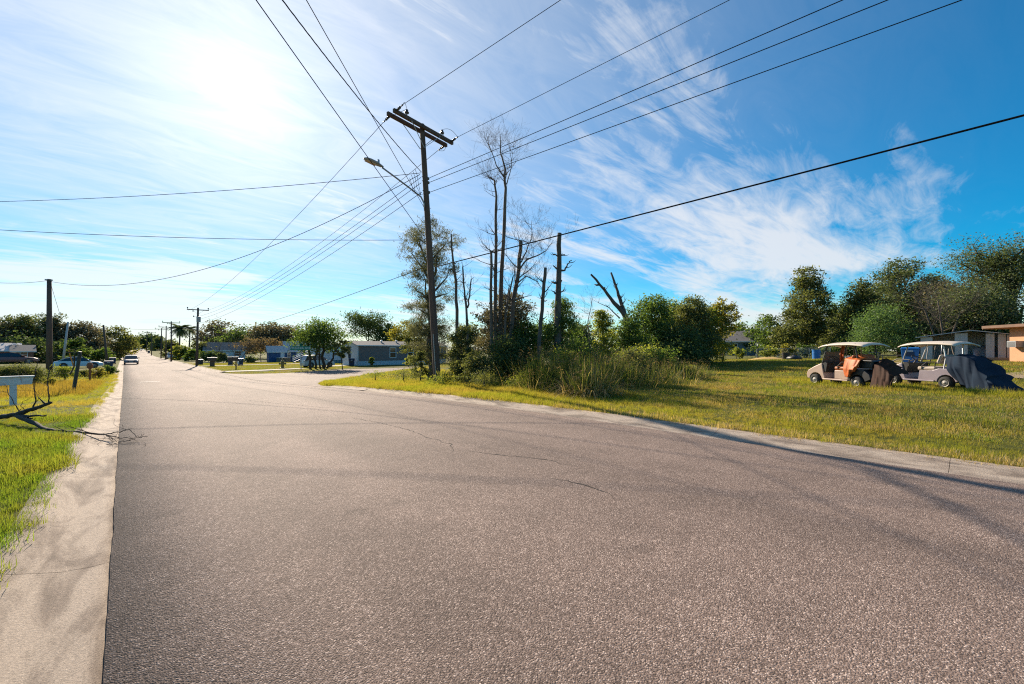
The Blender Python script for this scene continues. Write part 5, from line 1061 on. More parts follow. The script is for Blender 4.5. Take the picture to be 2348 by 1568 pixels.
def cloth(name, label, parent_m, grid, mat, seed, wave=.03, sub=2, cat='cover', thick=.006):
    """grid: rows of control points (world) -> wrinkled sheet with thickness"""
    m = MB(); rows = len(grid); cols = len(grid[0]); K = 5; P = []
    for i in range((rows-1)*K+1):
        a = min(rows-2, i//K); u = (i-a*K)/K
        for j in range((cols-1)*K+1):
            b = min(cols-2, j//K); v = (j-b*K)/K
            uu, vv = u*u*(3-2*u), v*v*(3-2*v)
            p = (grid[a][b]*(1-uu)+grid[a+1][b]*uu)*(1-vv)+(grid[a][b+1]*(1-uu)+grid[a+1][b+1]*uu)*vv
            q = Vector((p.x*2.4+seed, p.y*2.4, p.z*1.1)); p = p+Vector((noise.noise(q), noise.noise(q+Vector((9, 0, 0))), noise.noise(q+Vector((0, 9, 0)))*.6))*wave+Vector((0, 1, 0))*wave*.7*math.sin(j*1.9+i*.25)
            P.append(p)
    c_ = (cols-1)*K+1; o0 = P[0].copy(); o0.z = min(p.z for p in P)
    m.add([p-o0 for p in P], [(i*c_+j, i*c_+j+1, (i+1)*c_+j+1, (i+1)*c_+j) for i in range((rows-1)*K) for j in range(c_-1)])
    o = m.build(name, M[mat], None, smooth=True, loc=o0); s = o.modifiers.new('thickness', 'SOLIDIFY'); s.thickness = thick
    return tag(o, label, cat)
def loc(root, *p):
    h = root.rotation_euler.z; s = root.scale[0]; x, y, z = p; return Vector((root.location.x+s*(x*math.cos(h)-y*math.sin(h)), root.location.y+s*(x*math.sin(h)+y*math.cos(h)), root.location.z+s*z))
g = lambda r, rows: [[loc(r, *p) for p in q] for q in rows]
cloth('orange_cloth', 'bright orange cloth draped over the first cart seat back', 0, g(c1, [[(-.66, -.3, 1.2), (-.8, -.3, 1.18), (-.95, -.25, 1.05)], [(-.60, .2, 1.2), (-.8, .25, 1.2), (-1.0, .2, 1.04)], [(-.46, .50, 1.02), (-.75, .55, 1.03), (-1.02, .53, 1.0)], [(-.34, .56, .70), (-.62, .62, .62), (-.88, .57, .82)], [(-.42, .56, .42), (-.56, .60, .38), (-.72, .57, .58)]]), 'orange_cloth', 3, .085)
cloth('orange_rag', 'orange rag hanging from the first cart roof frame', 0, g(c1, [[(.2, .0, 1.5), (.15, .0, 1.52), (.1, 0, 1.5)], [(.22, .05, 1.2), (.14, .0, 1.2), (.06, .05, 1.2)], [(.2, .06, .8), (.12, .02, .78), (.05, .06, .82)]]), 'orange_cloth', 5, .03)
cloth('brown_tarp', 'dark brown tarp heaped between the two golf carts', 0, g(c1, [[(-1.2, -.35, .86), (-1.45, -.35, .9), (-1.7, -.3, .75), (-1.95, -.3, .55)], [(-1.2, .1, .95), (-1.42, .1, 1.08), (-1.68, .1, .86), (-1.95, .1, .58)], [(-1.26, .36, .78), (-1.45, .4, .88), (-1.7, .4, .7), (-1.95, .36, .5)], [(-1.3, .45, .4), (-1.5, .5, .42), (-1.72, .5, .36), (-1.95, .44, .3)], [(-1.28, .5, .06), (-1.5, .56, .04), (-1.75, .54, .04), (-1.95, .48, .05)]]), 'brown_tarp', 8, .07)
cloth('navy_cover', 'large navy blue cover hanging off the back of the mauve cart', 0, g(c2, [[(-.70, -.5, 1.0), (-1.15, -.5, 1.06), (-1.5, -.5, 1.0), (-1.9, -.5, .5), (-2.3, -.45, .02)], [(-.72, .0, 1.14), (-1.15, .0, 1.2), (-1.5, .0, 1.13), (-1.95, .0, .55), (-2.35, .05, .02)], [(-.75, .50, 1.1), (-1.15, .52, 1.16), (-1.5, .52, 1.06), (-1.95, .55, .5), (-2.38, .55, .03)], [(-.86, .56, .76), (-1.2, .60, .7), (-1.55, .62, .6), (-2.0, .64, .3), (-2.4, .62, .02)], [(-1.16, .60, .40), (-1.36, .66, .2), (-1.65, .70, .06), (-2.05, .72, .02), (-2.42, .66, .01)]]), 'navy_tarp', 11, .10)

def car(name, label, x, y, rz, paintm, kind='sedan', L_=4.7, W_=1.8, cat='car'):
    root = empty(name, (x, y, G(x, y)+.0), rz, label, cat); hl = L_/2; w2 = W_/2
    S = {'sedan': dict(belt=[(-1, .62), (-.97, .88), (-.72, .98), (-.3, .97), (.2, .94), (.42, .92), (.8, .80), (.97, .66), (1, .5)], gh=[(-.80, .97), (-.42, 1.40), (-.05, 1.45), (.16, 1.40), (.47, .92)]),
         'suv': dict(belt=[(-1, .6), (-.97, 1.0), (-.7, 1.04), (-.3, 1.04), (.2, 1.02), (.5, 1.0), (.82, .88), (.97, .7), (1, .5)], gh=[(-.95, 1.02), (-.80, 1.58), (-.2, 1.66), (.15, 1.60), (.56, 1.0)])}[kind]
    vs = []; b = S['belt']
    for t, z in b:
        e = 1-.10*max(0, abs(t)-.7)/.3
        for y_, zz in ((-1, .26), (-1.0, .55 if z > .56 else z-.02), (-.95, z-.06), (-.80, z), (.80, z), (.95, z-.06), (1.0, .55 if z > .56 else z-.02), (1, .26)): vs.append((t*hl, y_*w2*e, min(zz, z)))
    k = 8; n = len(b); m = MB(); m.add(vs, [(i*k+j, i*k+(j+1) % k, (i+1)*k+(j+1) % k, (i+1)*k+j) for i in range(n-1) for j in range(k)]+[tuple(range(k-1, -1, -1)), tuple((n-1)*k+j for j in range(k))]); bo = m.build('body', M[paintm], root, smooth=False, bevel=.03)
    gh = S['gh']; vs = []
    for i, (t, z) in enumerate(gh):
        f = (z-.95)/(.55) ; ww = w2*(.92-.2*max(0, f)); vs += [(t*hl, -ww, z), (t*hl, ww, z), (t*hl, -w2*.92, .93), (t*hl, w2*.92, .93)]
    n = len(gh); m = MB(); m.add(vs, [f for i in range(n-1) for f in ((i*4, (i+1)*4, (i+1)*4+1, i*4+1), (i*4, i*4+2, (i+1)*4+2, (i+1)*4), (i*4+1, (i+1)*4+1, (i+1)*4+3, i*4+3))]+[(0, 1, 3, 2), ((n-1)*4, (n-1)*4+2, (n-1)*4+3, (n-1)*4+1)]); m.build('windows', M['glass'], root)
    r = MB(); q = [Vector(v) for v in vs]
    top_ = [(q[i*4]+Vector((0, -.01, .012)), q[i*4+1]+Vector((0, .01, .012))) for i in range(1, n-1)]
    r.add([p for pr in top_ for p in pr]+[p+Vector((0, 0, .025)) for pr in top_ for p in pr], [(i*2, i*2+1, i*2+3, i*2+2) for i in range(len(top_)-1)]+[tuple(len(top_)*2+z for z in (i*2, i*2+2, i*2+3, i*2+1)) for i in range(len(top_)-1)]+[(i*2, i*2+2, len(top_)*2+i*2+2, len(top_)*2+i*2) for i in range(len(top_)-1)]+[(i*2+1, len(top_)*2+i*2+1, len(top_)*2+i*2+3, i*2+3) for i in range(len(top_)-1)]+[(0, len(top_)*2, len(top_)*2+1, 1), (len(top_)*2-2, len(top_)*2-1, len(top_)*4-1, len(top_)*4-2)]); r.build('roof', M[paintm], root)
    for s in (0, 1):
        for i in range(n-1):
            a, c_ = q[i*4+s], q[(i+1)*4+s]; m = MB(); m.tube([a, c_], .035, 5); m.build('pillar', M[paintm], root)
        a = q[2*4+s]; m = MB(); m.tube([a, Vector((a.x+.05, (w2*.93)*(1 if s else -1), .95))], .03, 4); m.build('pillar', M[paintm], root)
        m = MB(); sg = 1 if s else -1; m.box(gh[-1][0]*hl-.35, gh[-1][0]*hl-.18, min(sg*w2*.95, sg*(w2+.18)), max(sg*w2*.95, sg*(w2+.18)), .98, 1.12); m.build('mirror', M[paintm], root, bevel=.02)
        m = MB(); m.box(hl*.955, hl*.985, sg*w2*.58-.17, sg*w2*.58+.17, .62, .72); m.build('headlight', M['headlamp'], root)
        m = MB(); m.box(-hl*.99, -hl*.955, sg*w2*.62-.15, sg*w2*.62+.15, .72, .84); m.build('tail_light', M['maroon'], root)
    for x_ in (hl*.62, -hl*.60):
        for s in (1, -1):
            wheel(root, x_, s*(w2-.09), .33, .22, s=s, rr=.66)
            m = MB(); m.lathe([(.40, 0), (.40, .012)], (x_, s*(w2+.001)-(.012 if s < 0 else 0), .33), 18, 'y'); m.build('wheel_arch', M['black'], root)
    m = MB(); m.box(hl*.985, hl*1.005, -w2*.5, w2*.5, .40, .60); m.build('grille', M['black'], root); m = MB(); m.box(hl*1.0, hl*1.012, -.25, .25, .34, .44); m.build('number_plate', M['white'], root)
    return root
cx_, cy_ = atz(181, 57); car('sedan', 'light blue sedan parked behind the weeds on the left', cx_, cy_, .04, 'sedan')
x, y = at(297, 836); car('oncoming_car', 'dark car driving towards the viewer on the left lane', x+.2, y, -math.pi/2, 'dark_car')
cx_, cy_ = atz(728, 59.5); car('parked_car', 'silver hatchback parked behind the corner tree trunks', cx_, cy_, facing(728)+.42, 'silver', 'suv', 4.2, 1.75)
cx_, cy_ = atz(28, 58); car('parked_car', 'maroon car parked before the red brown house', cx_, cy_, .1, 'maroon', 'sedan', 4.9, 1.85).location.z += .55
cx_, cy_ = atz(404, 150); 
x, y = at(377, 822); car('parked_car', 'white car parked on the right verge behind the fourth pole', 9.6, 150, -math.pi/2, 'car_white', 'suv', 4.6, 1.85)
car('parked_car', 'pale car parked near the far bend of the street', 5.5, 285, -math.pi/2, 'car_white', 'sedan', 4.6, 1.8)
x, y = atz(398, 104); car('parked_car', 'dark pickup like car in the shade beyond the second pole', x+2.6, y+3, 2.9, 'dark_car', 'suv', 4.8, 1.9)
x, y = atz(415, 96); car('parked_car', 'dark car in the shade left of the transformer pole', x+2.8, y+3, 2.9, 'dark_car', 'sedan', 4.6, 1.8)

# ---------------------------------------------------------------- street furniture and yard things
def obj_at(px, Z, name, label, cat, rz=None, group=None, dz=0):
    x, y = atz(px, Z); return empty(name, (x, y, G(x, y)+dz), facing(px) if rz is None else rz, label, cat, group)
def wheelie(px, Z, label, mat, h_=1.1, w_=.62, rz=None):
    o = obj_at(px, Z, 'wheelie_bin', label, 'bin', rz); a = w_/2
    m = MB(); m.add([(-a*.8, -.28, .08), (a*.8, -.28, .08), (a*.8, .26, .08), (-a*.8, .26, .08), (-a, -.36, h_*.88), (a, -.36, h_*.88), (a, .34, h_*.88), (-a, .34, h_*.88)], [(0, 3, 2, 1), (0, 1, 5, 4), (1, 2, 6, 5), (2, 3, 7, 6), (3, 0, 4, 7), (4, 5, 6, 7)]); m.build('bin_body', M[mat], o, bevel=.03)
    m = MB(); m.add([(-a*1.08, -.42, h_*.88), (a*1.08, -.42, h_*.88), (a*1.08, .4, h_*.9), (-a*1.08, .4, h_*.9), (-a*.95, -.36, h_*.97), (a*.95, -.36, h_*.97), (a*.95, .34, h_), (-a*.95, .34, h_)], [(0, 3, 2, 1), (0, 1, 5, 4), (1, 2, 6, 5), (2, 3, 7, 6), (3, 0, 4, 7), (4, 5, 6, 7)]); m.build('lid', M[mat], o, bevel=.02)
    m = MB(); m.box(-a*.45, a*.45, -.37, -.30, h_*.45, h_*.72); m.build('front_recess', M['navy_bin' if mat == 'bin_blue' else 'black'], o)
    m = MB(); m.box(-a*.3, a*.3, -.385, -.372, h_*.74, h_*.80); m.build('label_plate', M['white'], o)
    for s in (-1, 1):
        m = MB(); m.lathe([(.12, -.04), (.12, .04)], (s*a*.8, .30, .12), 12, 'x'); m.build('bin_wheel', M['rubber'], o)
    return o
wheelie(2086, 29.8, 'bright blue wheelie bin behind the mauve cart', 'bin_blue', 1.12, .95)
wheelie(806, 63, 'navy wheelie bin at the corner of the grey mobile home', 'navy_bin', 1.15, .85)
wheelie(551, 66, 'navy wheelie bin behind the wooden mailbox', 'navy_bin', 1.1, .8)
wheelie(528, 66.5, 'small navy wheelie bin left of the wooden mailbox', 'navy_bin', 1.0, .7)
wheelie(258, 72, 'dark wheelie bin on the left verge before the hedge', 'navy_bin', 1.1, .9)
wheelie(249, 55, 'dark wheelie bin among weeds on the left verge', 'navy_bin', 1.0, .9)
wheelie(341, 190, 'far dark bin beside the street', 'navy_bin', 1.2, .9)
o = obj_at(1871, 42.3, 'barrel', 'bright blue open plastic barrel near the fence', 'barrel'); m = MB(); m.lathe([(.30, 0), (.33, .03), (.335, .3), (.35, .32), (.335, .34), (.345, .62), (.36, .64), (.345, .66), (.36, .92), (.375, .93), (.375, .97), (.33, .97), (.32, .1)], (0, 0, 0), 20, cap=False); m.build('drum', M['bin_blue'], o, smooth=False)
m = MB(); m.lathe([(.38, 0), (.38, .05), (.3, .07)], (0, 0, 0), 18); m.build('base_ring', M['white'], o)
o = obj_at(1801, 42, 'plant_pot', 'black plastic plant pot near the sand heap', 'pot'); m = MB(); m.lathe([(.28, 0), (.36, .7), (.38, .72), (.34, .72)], (0, 0, 0), 16); m.build('pot', M['black'], o)
o = obj_at(1820, 40.5, 'rubbish_bag', 'black rubbish bag slumped beside the plant pot', 'bag'); m = MB(); m.lathe([(.05, 0), (.42, .02), (.5, .18), (.38, .34), (.12, .42), (.06, .5)], (0, 0, 0), 14)
m.v = [(a*(1.25+.2*math.sin(b*9)), b*(1+.15*math.cos(a*8)), c) for a, b, c in m.v]; m.build('bag', M['black'], o, smooth=True)
o = obj_at(1763, 43, 'sand_heap', 'low yellow sand heap on the lawn', 'sand'); m = MB(); m.lathe([(2.0, -.02), (1.5, .10), (1.0, .2), (.5, .27), (.1, .29)], (0, 0, 0), 24); m.v = [(a*(1+.18*noise.noise(Vector((a*1.3, b*1.3, 0)))), b*.7, c*(1+.35*noise.noise(Vector((a*2, b*2, 4))))) for a, b, c in m.v]; m.build('heap', M['sand'], o, smooth=True)
# stool, orange frame, bench boards, timber stack beside shed
o = obj_at(2003, 33, 'stool', 'small wooden stool between the two golf carts', 'stool')
for sx in (-.28, .28):
    for sy in (-.22, .22): m = MB(); m.box(sx-.03, sx+.03, sy-.03, sy+.03, 0, .68); m.build('leg', M['timber'], o)
m = MB(); m.box(-.36, .36, -.28, .28, .68, .73); m.build('seat', M['timber'], o)
m = MB(); m.box(-.28, .28, -.235, -.205, .2, .25); m.build('rung', M['timber'], o)
o = obj_at(1957, 34, 'scrap_rack', 'rusty orange metal frame behind the first cart', 'rack')
for sx in (-.45, .0, .45): m = MB(); m.box(sx-.03, sx+.03, -.03, .03, 0, 1.6 if sx else 1.35); m.build('upright', M['seat_orange'], o)
m = MB(); m.box(-.45, .9, -.03, .03, .22, .27); m.box(-.45, .45, -.03, .03, 1.1, 1.15); m.build('crossbar', M['seat_orange'], o)
o = obj_at(1938, 34.5, 'junk_pile', 'dark heap of scrap beside the orange frame', 'scrap'); rn = random.Random(4)
for i in range(7):
    m = MB(); s = rn.uniform(.15, .3); m.lathe([(s*.6, 0), (s, s*.3), (s*.9, s*.8), (s*.3, s*1.1)], (rn.uniform(-.7, .7), rn.uniform(-.3, .3), rn.uniform(0, .25)), 9); m.build('scrap_piece', M[['black', 'lamphead', 'rubber', 'tshirt'][i % 4]], o)
o = obj_at(1908, 36, 'paint_tin', 'white and red box behind the windscreen', 'box'); m = MB(); m.box(-.25, .25, -.2, .2, 0, .42); m.build('carton', M['white'], o, bevel=.01)
m = MB(); m.box(-.2, .2, -.21, -.202, .1, .3); m.build('printed_panel', M['redclay'], o)
o = obj_at(2048, 36, 'bench', 'low grey board bench beside the blue bin', 'bench'); m = MB(); m.box(-.95, .95, -.2, .2, .42, .47); m.build('plank', M['timber'], o)
for s in (-.7, .7): m = MB(); m.box(s-.04, s+.04, -.18, .18, 0, .42); m.build('leg', M['timber'], o)
o = obj_at(2265, 33.5, 'timber_stack', 'stack of weathered boards in front of the shed', 'timber'); rn = random.Random(8)
for i in range(9):
    m = MB(); z = .06*(i//2); m.box(-1.6+rn.uniform(-.2, .2), 1.5+rn.uniform(-.3, .3), -.25+.28*(i % 2), -.0+.28*(i % 2), z+.002, z+.05, Matrix.Rotation(rn.uniform(-.06, .06), 4, 'Z')); m.build('board', M['timber'], o)
cloth('clear_sheet', 'crumpled grey plastic sheet beside the shed', 0, [[pt(2235+22*j, 800-[0, 8, 4, 0][j] if i < 2 else 826, 35.5-.5*i) for j in range(4)] for i in range(3)], 'shed_metal', 2, .12)
o = obj_at(2170, 35.0, 'tool_pile', 'dark leaning tools and scrap inside the shed front', 'tools')
for i in range(6): m = MB(); x0 = -1.2+i*.42; m.tube([(x0, -.1, 0), (x0+rn.uniform(-.3, .3), .2, rn.uniform(.9, 1.5))], .03, 5); m.build('tool', M[['black', 'timber', 'steel'][i % 3]], o)
# chain link fence
fe = obj_at(1735, 46, 'chain_link_fence', 'low chain link fence behind the lawn', 'fence', rz=0); f0 = fe.location.copy(); fp = [Vector((*atz(q, 47.0-(q-1735)*.008), 0)) for q in range(1735, 1905, 24)]
for p in fp: p.z = G(p.x, p.y)
for p in fp: m = MB(); m.tube([p-f0, p-f0+Vector((0, 0, 1.2))], .03, 6); m.build('fence_post', M['steel'], fe)
for a, b in zip(fp, fp[1:]):
    m = MB(); m.tube([a-f0+Vector((0, 0, 1.18)), b-f0+Vector((0, 0, 1.18))], .022, 5); m.build('top_rail', M['steel'], fe)
    m = MB(); n = 16; d = b-a
    for i in range(-8, n):
        for s in (1, -1):
            u0, u1 = (i/n, (i+8)/n) if s > 0 else ((i+8)/n, i/n); z0, z1 = 0.03, 1.15
            c0, c1_ = max(0, min(1, u0)), max(0, min(1, u1)); t0, t1 = ((c0-u0)/(u1-u0), (c1_-u0)/(u1-u0))
            if t1 > t0: m.tube([a-f0+d*c0+Vector((0, 0, z0+(z1-z0)*t0)), a-f0+d*c1_+Vector((0, 0, z0+(z1-z0)*t1))], .005, 3, cap=False)
    m.build('mesh_panel', M['steel'], fe)
# street sign
o = obj_at(690, 50.5, 'street_sign', 'green VIRGINIA AVE street sign on a thin steel post', 'sign'); hp = top(802, 50.5)-o.location.z
m = MB(); m.tube([(0, 0, 0), (0, 0, hp+.35)], .045, 6); m.build('post', M['steel'], o)
m = MB(); m.box(-1.15, 1.0, -.055, -.048, hp-.02, hp+.42); m.build('blade', M['sign_green'], o)
m = MB(); m.box(-.35, .35, -.02, .02, hp+.45, hp+.75, Matrix.Rotation(1.2, 4, 'Z')); m.build('cross_blade', M['sign_green'], o)
cu = bpy.data.curves.new('lettering', 'FONT'); cu.body = 'VIRGINIA AVE'; cu.size = .36; cu.align_x = 'CENTER'; cu.align_y = 'CENTER'; cu.extrude = .002
to = bpy.data.objects.new('lettering', cu); COL.objects.link(to); dg = bpy.context.evaluated_depsgraph_get(); me = bpy.data.meshes.new_from_object(to.evaluated_get(dg)); bpy.data.objects.remove(to)
me.materials.clear(); me.materials.append(M['white']); t_ = link('lettering', me, o); t_.location = (-.075, -.062, hp+.2); t_.rotation_euler = (math.pi/2, 0, 0)
# hydrant
o = obj_at(647.5, 56, 'fire_hydrant', 'weathered orange fire hydrant on the corner lawn', 'hydrant')
m = MB(); m.lathe([(.2, 0), (.2, .06), (.14, .08), (.14, .55), (.19, .57), (.19, .62), (.16, .66), (.12, .76), (.05, .80), (.05, .88), (.02, .9)], (0, 0, 0), 14); m.build('barrel', M['hyd'], o, smooth=False)
for s in (-1, 1): m = MB(); m.lathe([(.08, 0), (.08, .14), (.1, .14), (.1, .2), (.03, .23)], (0, 0, .45), 10, 'x'); m.v = [(a*s+s*.1, b, c) for a, b, c in m.v]; m.build('side_outlet', M['hyd'], o)
m = MB(); m.lathe([(.1, 0), (.1, -.1), (.12, -.1), (.12, -.18), (.03, -.21)], (0, -.12, .36), 10, 'y'); m.build('front_outlet', M['hyd'], o); o.scale = (1.35,)*3
# mailboxes
o = obj_at(541, 52, 'mailbox', 'dark wooden mailbox on a braced slanted post', 'mailbox'); m = MB(); m.tube([(0, 0, 0), (0, 0, 1.05)], .07, 6); m.build('post', M['mailwood'], o)
m = MB(); m.tube([(0, 0, .45), (-.5, 0, 1.0)], .05, 6); m.build('brace', M['mailwood'], o); m = MB(); m.prism([(-.85, 1.05), (.25, 1.05), (.25, 1.4), (.15, 1.5), (-.75, 1.5), (-.85, 1.4)], -.2, .2); m.build('box', M['mailwood'], o, bevel=.02)
m = MB(); m.box(-.9, .3, -.24, .24, 1.5, 1.55); m.build('cap', M['lamphead'], o); m = MB(); m.box(.1, .3, -.06, .06, .7, 1.0); m.build('plate', M['white'], o)
o = obj_at(486.5, 62, 'mailbox', 'brown brick mailbox pillar with a flat cap', 'mailbox'); m = MB(); m.box(-.3, .3, -.3, .3, 0, .75); m.build('pillar', M['mailwood'], o); m = MB(); m.box(-.5, .5, -.42, .42, .752, 1.2); m.build('box', M['mailwood'], o, bevel=.03); m = MB(); m.box(-.62, .62, -.5, .5, 1.2, 1.32); m.build('cap', M['lamphead'], o, bevel=.03)
o = obj_at(459, 70, 'rubbish_tub', 'short dark tub beside the transformer pole', 'tub'); m = MB(); m.lathe([(.35, 0), (.4, .7), (.44, .72), (.44, .82), (.2, .88)], (0, 0, 0), 14); m.build('tub', M['black'], o)
# stone ring
o = obj_at(650, 84, 'stone_ring', 'round stone well ring on the lawn before the blue house', 'stone ring')
for k in range(3):
    for i in range(14):
        a = 2*math.pi*(i+.5*(k % 2))/14; s = Matrix.Translation((1.05*math.cos(a), 1.05*math.sin(a), .14+.27*k)) @ Matrix.Rotation(a, 4, 'Z'); m = MB(); m.box(-.18, .18, -.22, .22, -.125, .125, s); m.build('stone', M['stone'], o, bevel=.04)
m = MB(); m.lathe([(1.3, .83), (1.32, .9), (.9, .93)], (0, 0, 0), 20); m.build('coping', M['walk'], o)
# left verge things
o = obj_at(30, 13.8, 'white_board', 'weathered white board on a short post at the left edge', 'board', rz=facing(30)+.1)
m = MB(); m.box(-.075, .075, -.06, .06, -.05, .82); m.build('post', M['board'], o); hb = top(882, 13.8)-o.location.z
m = MB(); m.prism([(-1.5, hb-.02), (.40, hb+.0), (.40, hb+.0), (.44, hb+.26), (-1.5, hb+.22)], -.075, .075); m.build('board', M['board'], o, bevel=.01)
m = MB(); m.box(-1.5, .46, -.14, .14, hb+.245, hb+.28); m.build('cap_board', M['board'], o)
o = obj_at(167, 20.7, 'leaning_post', 'dark green leaning metal post with a bent arm', 'post'); tp_ = pt(184, 806, 20.7)-o.location; Rz = Matrix.Rotation(-o.rotation_euler.z, 3, 'Z'); tp_ = Rz @ tp_
m = MB(); m.tube([Vector((0, 0, -.1)), tp_], [.075, .07], 8); m.build('post', M['green_post'], o)
for nm, a, b, r_ in (('arm', (152, 808), (185, 807), .025), ('hanging_strap', (171, 810), (170, 840), .03), ('strut', (173, 806), (204, 828), .022)):
    m = MB(); m.tube([Rz @ (pt(*a, 20.5)-o.location), Rz @ (pt(*b, 20.9)-o.location)], r_, 6); m.build(nm, M['green_post'], o)
m = MB(); m.tube([Rz @ (pt(170, 840, 20.9)-o.location), Rz @ (pt(161, 858, 20.9)-o.location)], .03, 6); m.build('bent_strap', M['green_post'], o)
o = obj_at(165, 40, 'marker_post', 'bright orange slanted marker stake before the sedan', 'stake'); Rz = Matrix.Rotation(-o.rotation_euler.z, 3, 'Z'); a = Rz @ (pt(168, 838, 40)-o.location); b = Rz @ (pt(157, 802, 40)-o.location); m = MB(); m.tube([a+(a-b)*.4, b], [.05, .05], 5); m.build('stake', M['orange_post'], o)
o = obj_at(206, 33, 'rusty_pump', 'rusty brown standpipe with dead vines by the left verge', 'standpipe'); m = MB(); m.lathe([(.06, 0), (.06, .9), (.16, 1.0), (.2, 1.2), (.12, 1.38), (.04, 1.42)], (0, 0, 0), 10); m.build('pipe', M['redclay'], o); m = MB(); rn = random.Random(2)
for i in range(6): bare_twigs(m, Vector((rn.uniform(-.3, .3), rn.uniform(-.2, .2), 0)), Vector((rn.gauss(0, .3), 0, 1)), 1.2, .02, 1, rn)
m.build('vines', M['redclay'], o)
# ---------------------------------------------------------------- grass
def tuft(name, n, ln, spread, wd, seed, mat, out=.5, droop=.5):
    V, tip = blades((0, 0, 0), n, ln, spread, wd, seed, droop, out)
    # two-segment blades are enough for short grass
    me_o = quads(name, V.reshape(n, 5, 4, 3)[:, ::1].reshape(-1, 3), mat); COL.objects.unlink(me_o); return me_o
LM['lawn'] = leaf_mat('lawn_grass', [(.11, .145, .02), (.15, .165, .028), (.09, .135, .018), (.19, .18, .04)], .55, dry=(.21, .16, .055), dryscale=.5, gloss=.03, tcol=2.1)
LM['verge'] = leaf_mat('verge_grass', [(.15, .175, .018), (.20, .205, .026), (.12, .165, .016), (.24, .21, .038)], .6, dry=(.24, .19, .045), dryscale=.35, gloss=.02, tcol=2.1)
LM['lush'] = leaf_mat('lush_grass', [(.065, .135, .012), (.095, .165, .018), (.13, .175, .022)], .58, dry=(.19, .17, .03), dryscale=.45, gloss=.03, tcol=2.0)
LM['gold'] = leaf_mat('golden_grass', [(.24, .17, .03), (.30, .21, .045), (.18, .15, .03)], .5, gloss=.05)
def scatter(name, label, cat, P, S, srcs, seed, parent=None):
    r = np.random.default_rng(seed); n = len(P); me = bpy.data.meshes.new(name); me.vertices.add(n); me.vertices.foreach_set('co', np.asarray(P, np.float32).ravel())
    for an, ty, val in (('rz', 'FLOAT', r.uniform(0, 6.283, n)), ('sc', 'FLOAT', np.asarray(S)), ('idx', 'INT', r.integers(0, len(srcs), n))):
        a = me.attributes.new(an, ty, 'POINT'); a.data.foreach_set('value', np.asarray(val, np.int32 if ty == 'INT' else np.float32))
    o = link(name, me); col = bpy.data.collections.new(name+'_tufts')
    for s in srcs: col.objects.link(s)
    ng = bpy.data.node_groups.new(name, 'GeometryNodeTree'); ng.interface.new_socket('Geometry', in_out='INPUT', socket_type='NodeSocketGeometry'); ng.interface.new_socket('Geometry', in_out='OUTPUT', socket_type='NodeSocketGeometry')
    gi, go = ng.nodes.new('NodeGroupInput'), ng.nodes.new('NodeGroupOutput'); ci = ng.nodes.new('GeometryNodeCollectionInfo'); ci.inputs['Collection'].default_value = col; ci.inputs['Separate Children'].default_value = True; ci.inputs['Reset Children'].default_value = True
    ip = ng.nodes.new('GeometryNodeInstanceOnPoints'); ip.inputs['Pick Instance'].default_value = True
    def na(nm, ty):
        q = ng.nodes.new('GeometryNodeInputNamedAttribute'); q.data_type = ty; q.inputs['Name'].default_value = nm; return q.outputs['Attribute']
    cx = ng.nodes.new('ShaderNodeCombineXYZ'); ng.links.new(na('rz', 'FLOAT'), cx.inputs[2])
    ng.links.new(gi.outputs[0], ip.inputs['Points']); ng.links.new(ci.outputs[0], ip.inputs['Instance']); ng.links.new(na('idx', 'INT'), ip.inputs['Instance Index']); ng.links.new(cx.outputs[0], ip.inputs['Rotation']); ng.links.new(na('sc', 'FLOAT'), ip.inputs['Scale']); ng.links.new(ip.outputs[0], go.inputs[0])
    md = o.modifiers.new('scatter', 'NODES'); md.node_group = ng
    return tag(o, label, cat, kind='stuff')
t_lawn = [tuft('lawn_tuft', 24, .13, .10, .006, 300+i, LM['lawn'], .8, .5) for i in range(4)]
t_verge = [tuft('verge_tuft', 30, .30, .10, .004, 310+i, LM['verge'], .55, .5) for i in range(4)]
t_lush = [tuft('lush_tuft', 30, .20, .09, .0045, 320+i, LM['lush'], .75, .55) for i in range(4)]
t_gold = [tuft('golden_tuft', 26, .45, .14, .006, 330+i, LM['gold'], .5, .5) for i in range(3)]
t_far = [tuft('lawn_clump', 26, .16, .30, .012, 340+i, LM['lawn'], .7, .5) for i in range(3)]
t_dead = [tuft('dead_tuft', 18, .16, .10, .004, 350+i, LM['dry'], 1.1, .9) for i in range(2)]
def blocked(x, y): return (ROADL-GUT+.03 < x < ROADR+GUT-.03) or poly_in(x, y, SIDE)
def pts_in(n, x0, x1, y0, y1, fn, seed, keep=None):
    r = np.random.default_rng(seed); out = []; S = []
    for x, y in zip(r.uniform(x0, x1, n), r.uniform(y0, y1, n)):
        if blocked(x, y): continue
        k = fn(x, y)
        if k <= 0 or (keep and not keep(x, y)): continue
        if r.random() > min(1, k): continue
        out.append((x, y, G(x, y)+.03*noise.noise(Vector((x*.35, y*.35, 0)))-.005)); S.append(r.uniform(.65, 1.25)*(.75+.5*(noise.noise(Vector((x*.6, y*.6, 8)))+.5)))
    return out, S
def inview(x, y, m=.15):
    X, Z = CY*x-SY*y, SY*x+CY*y; return Z > .8 and abs(X/Z) < 1.2+m
def edge_left(x): return 1
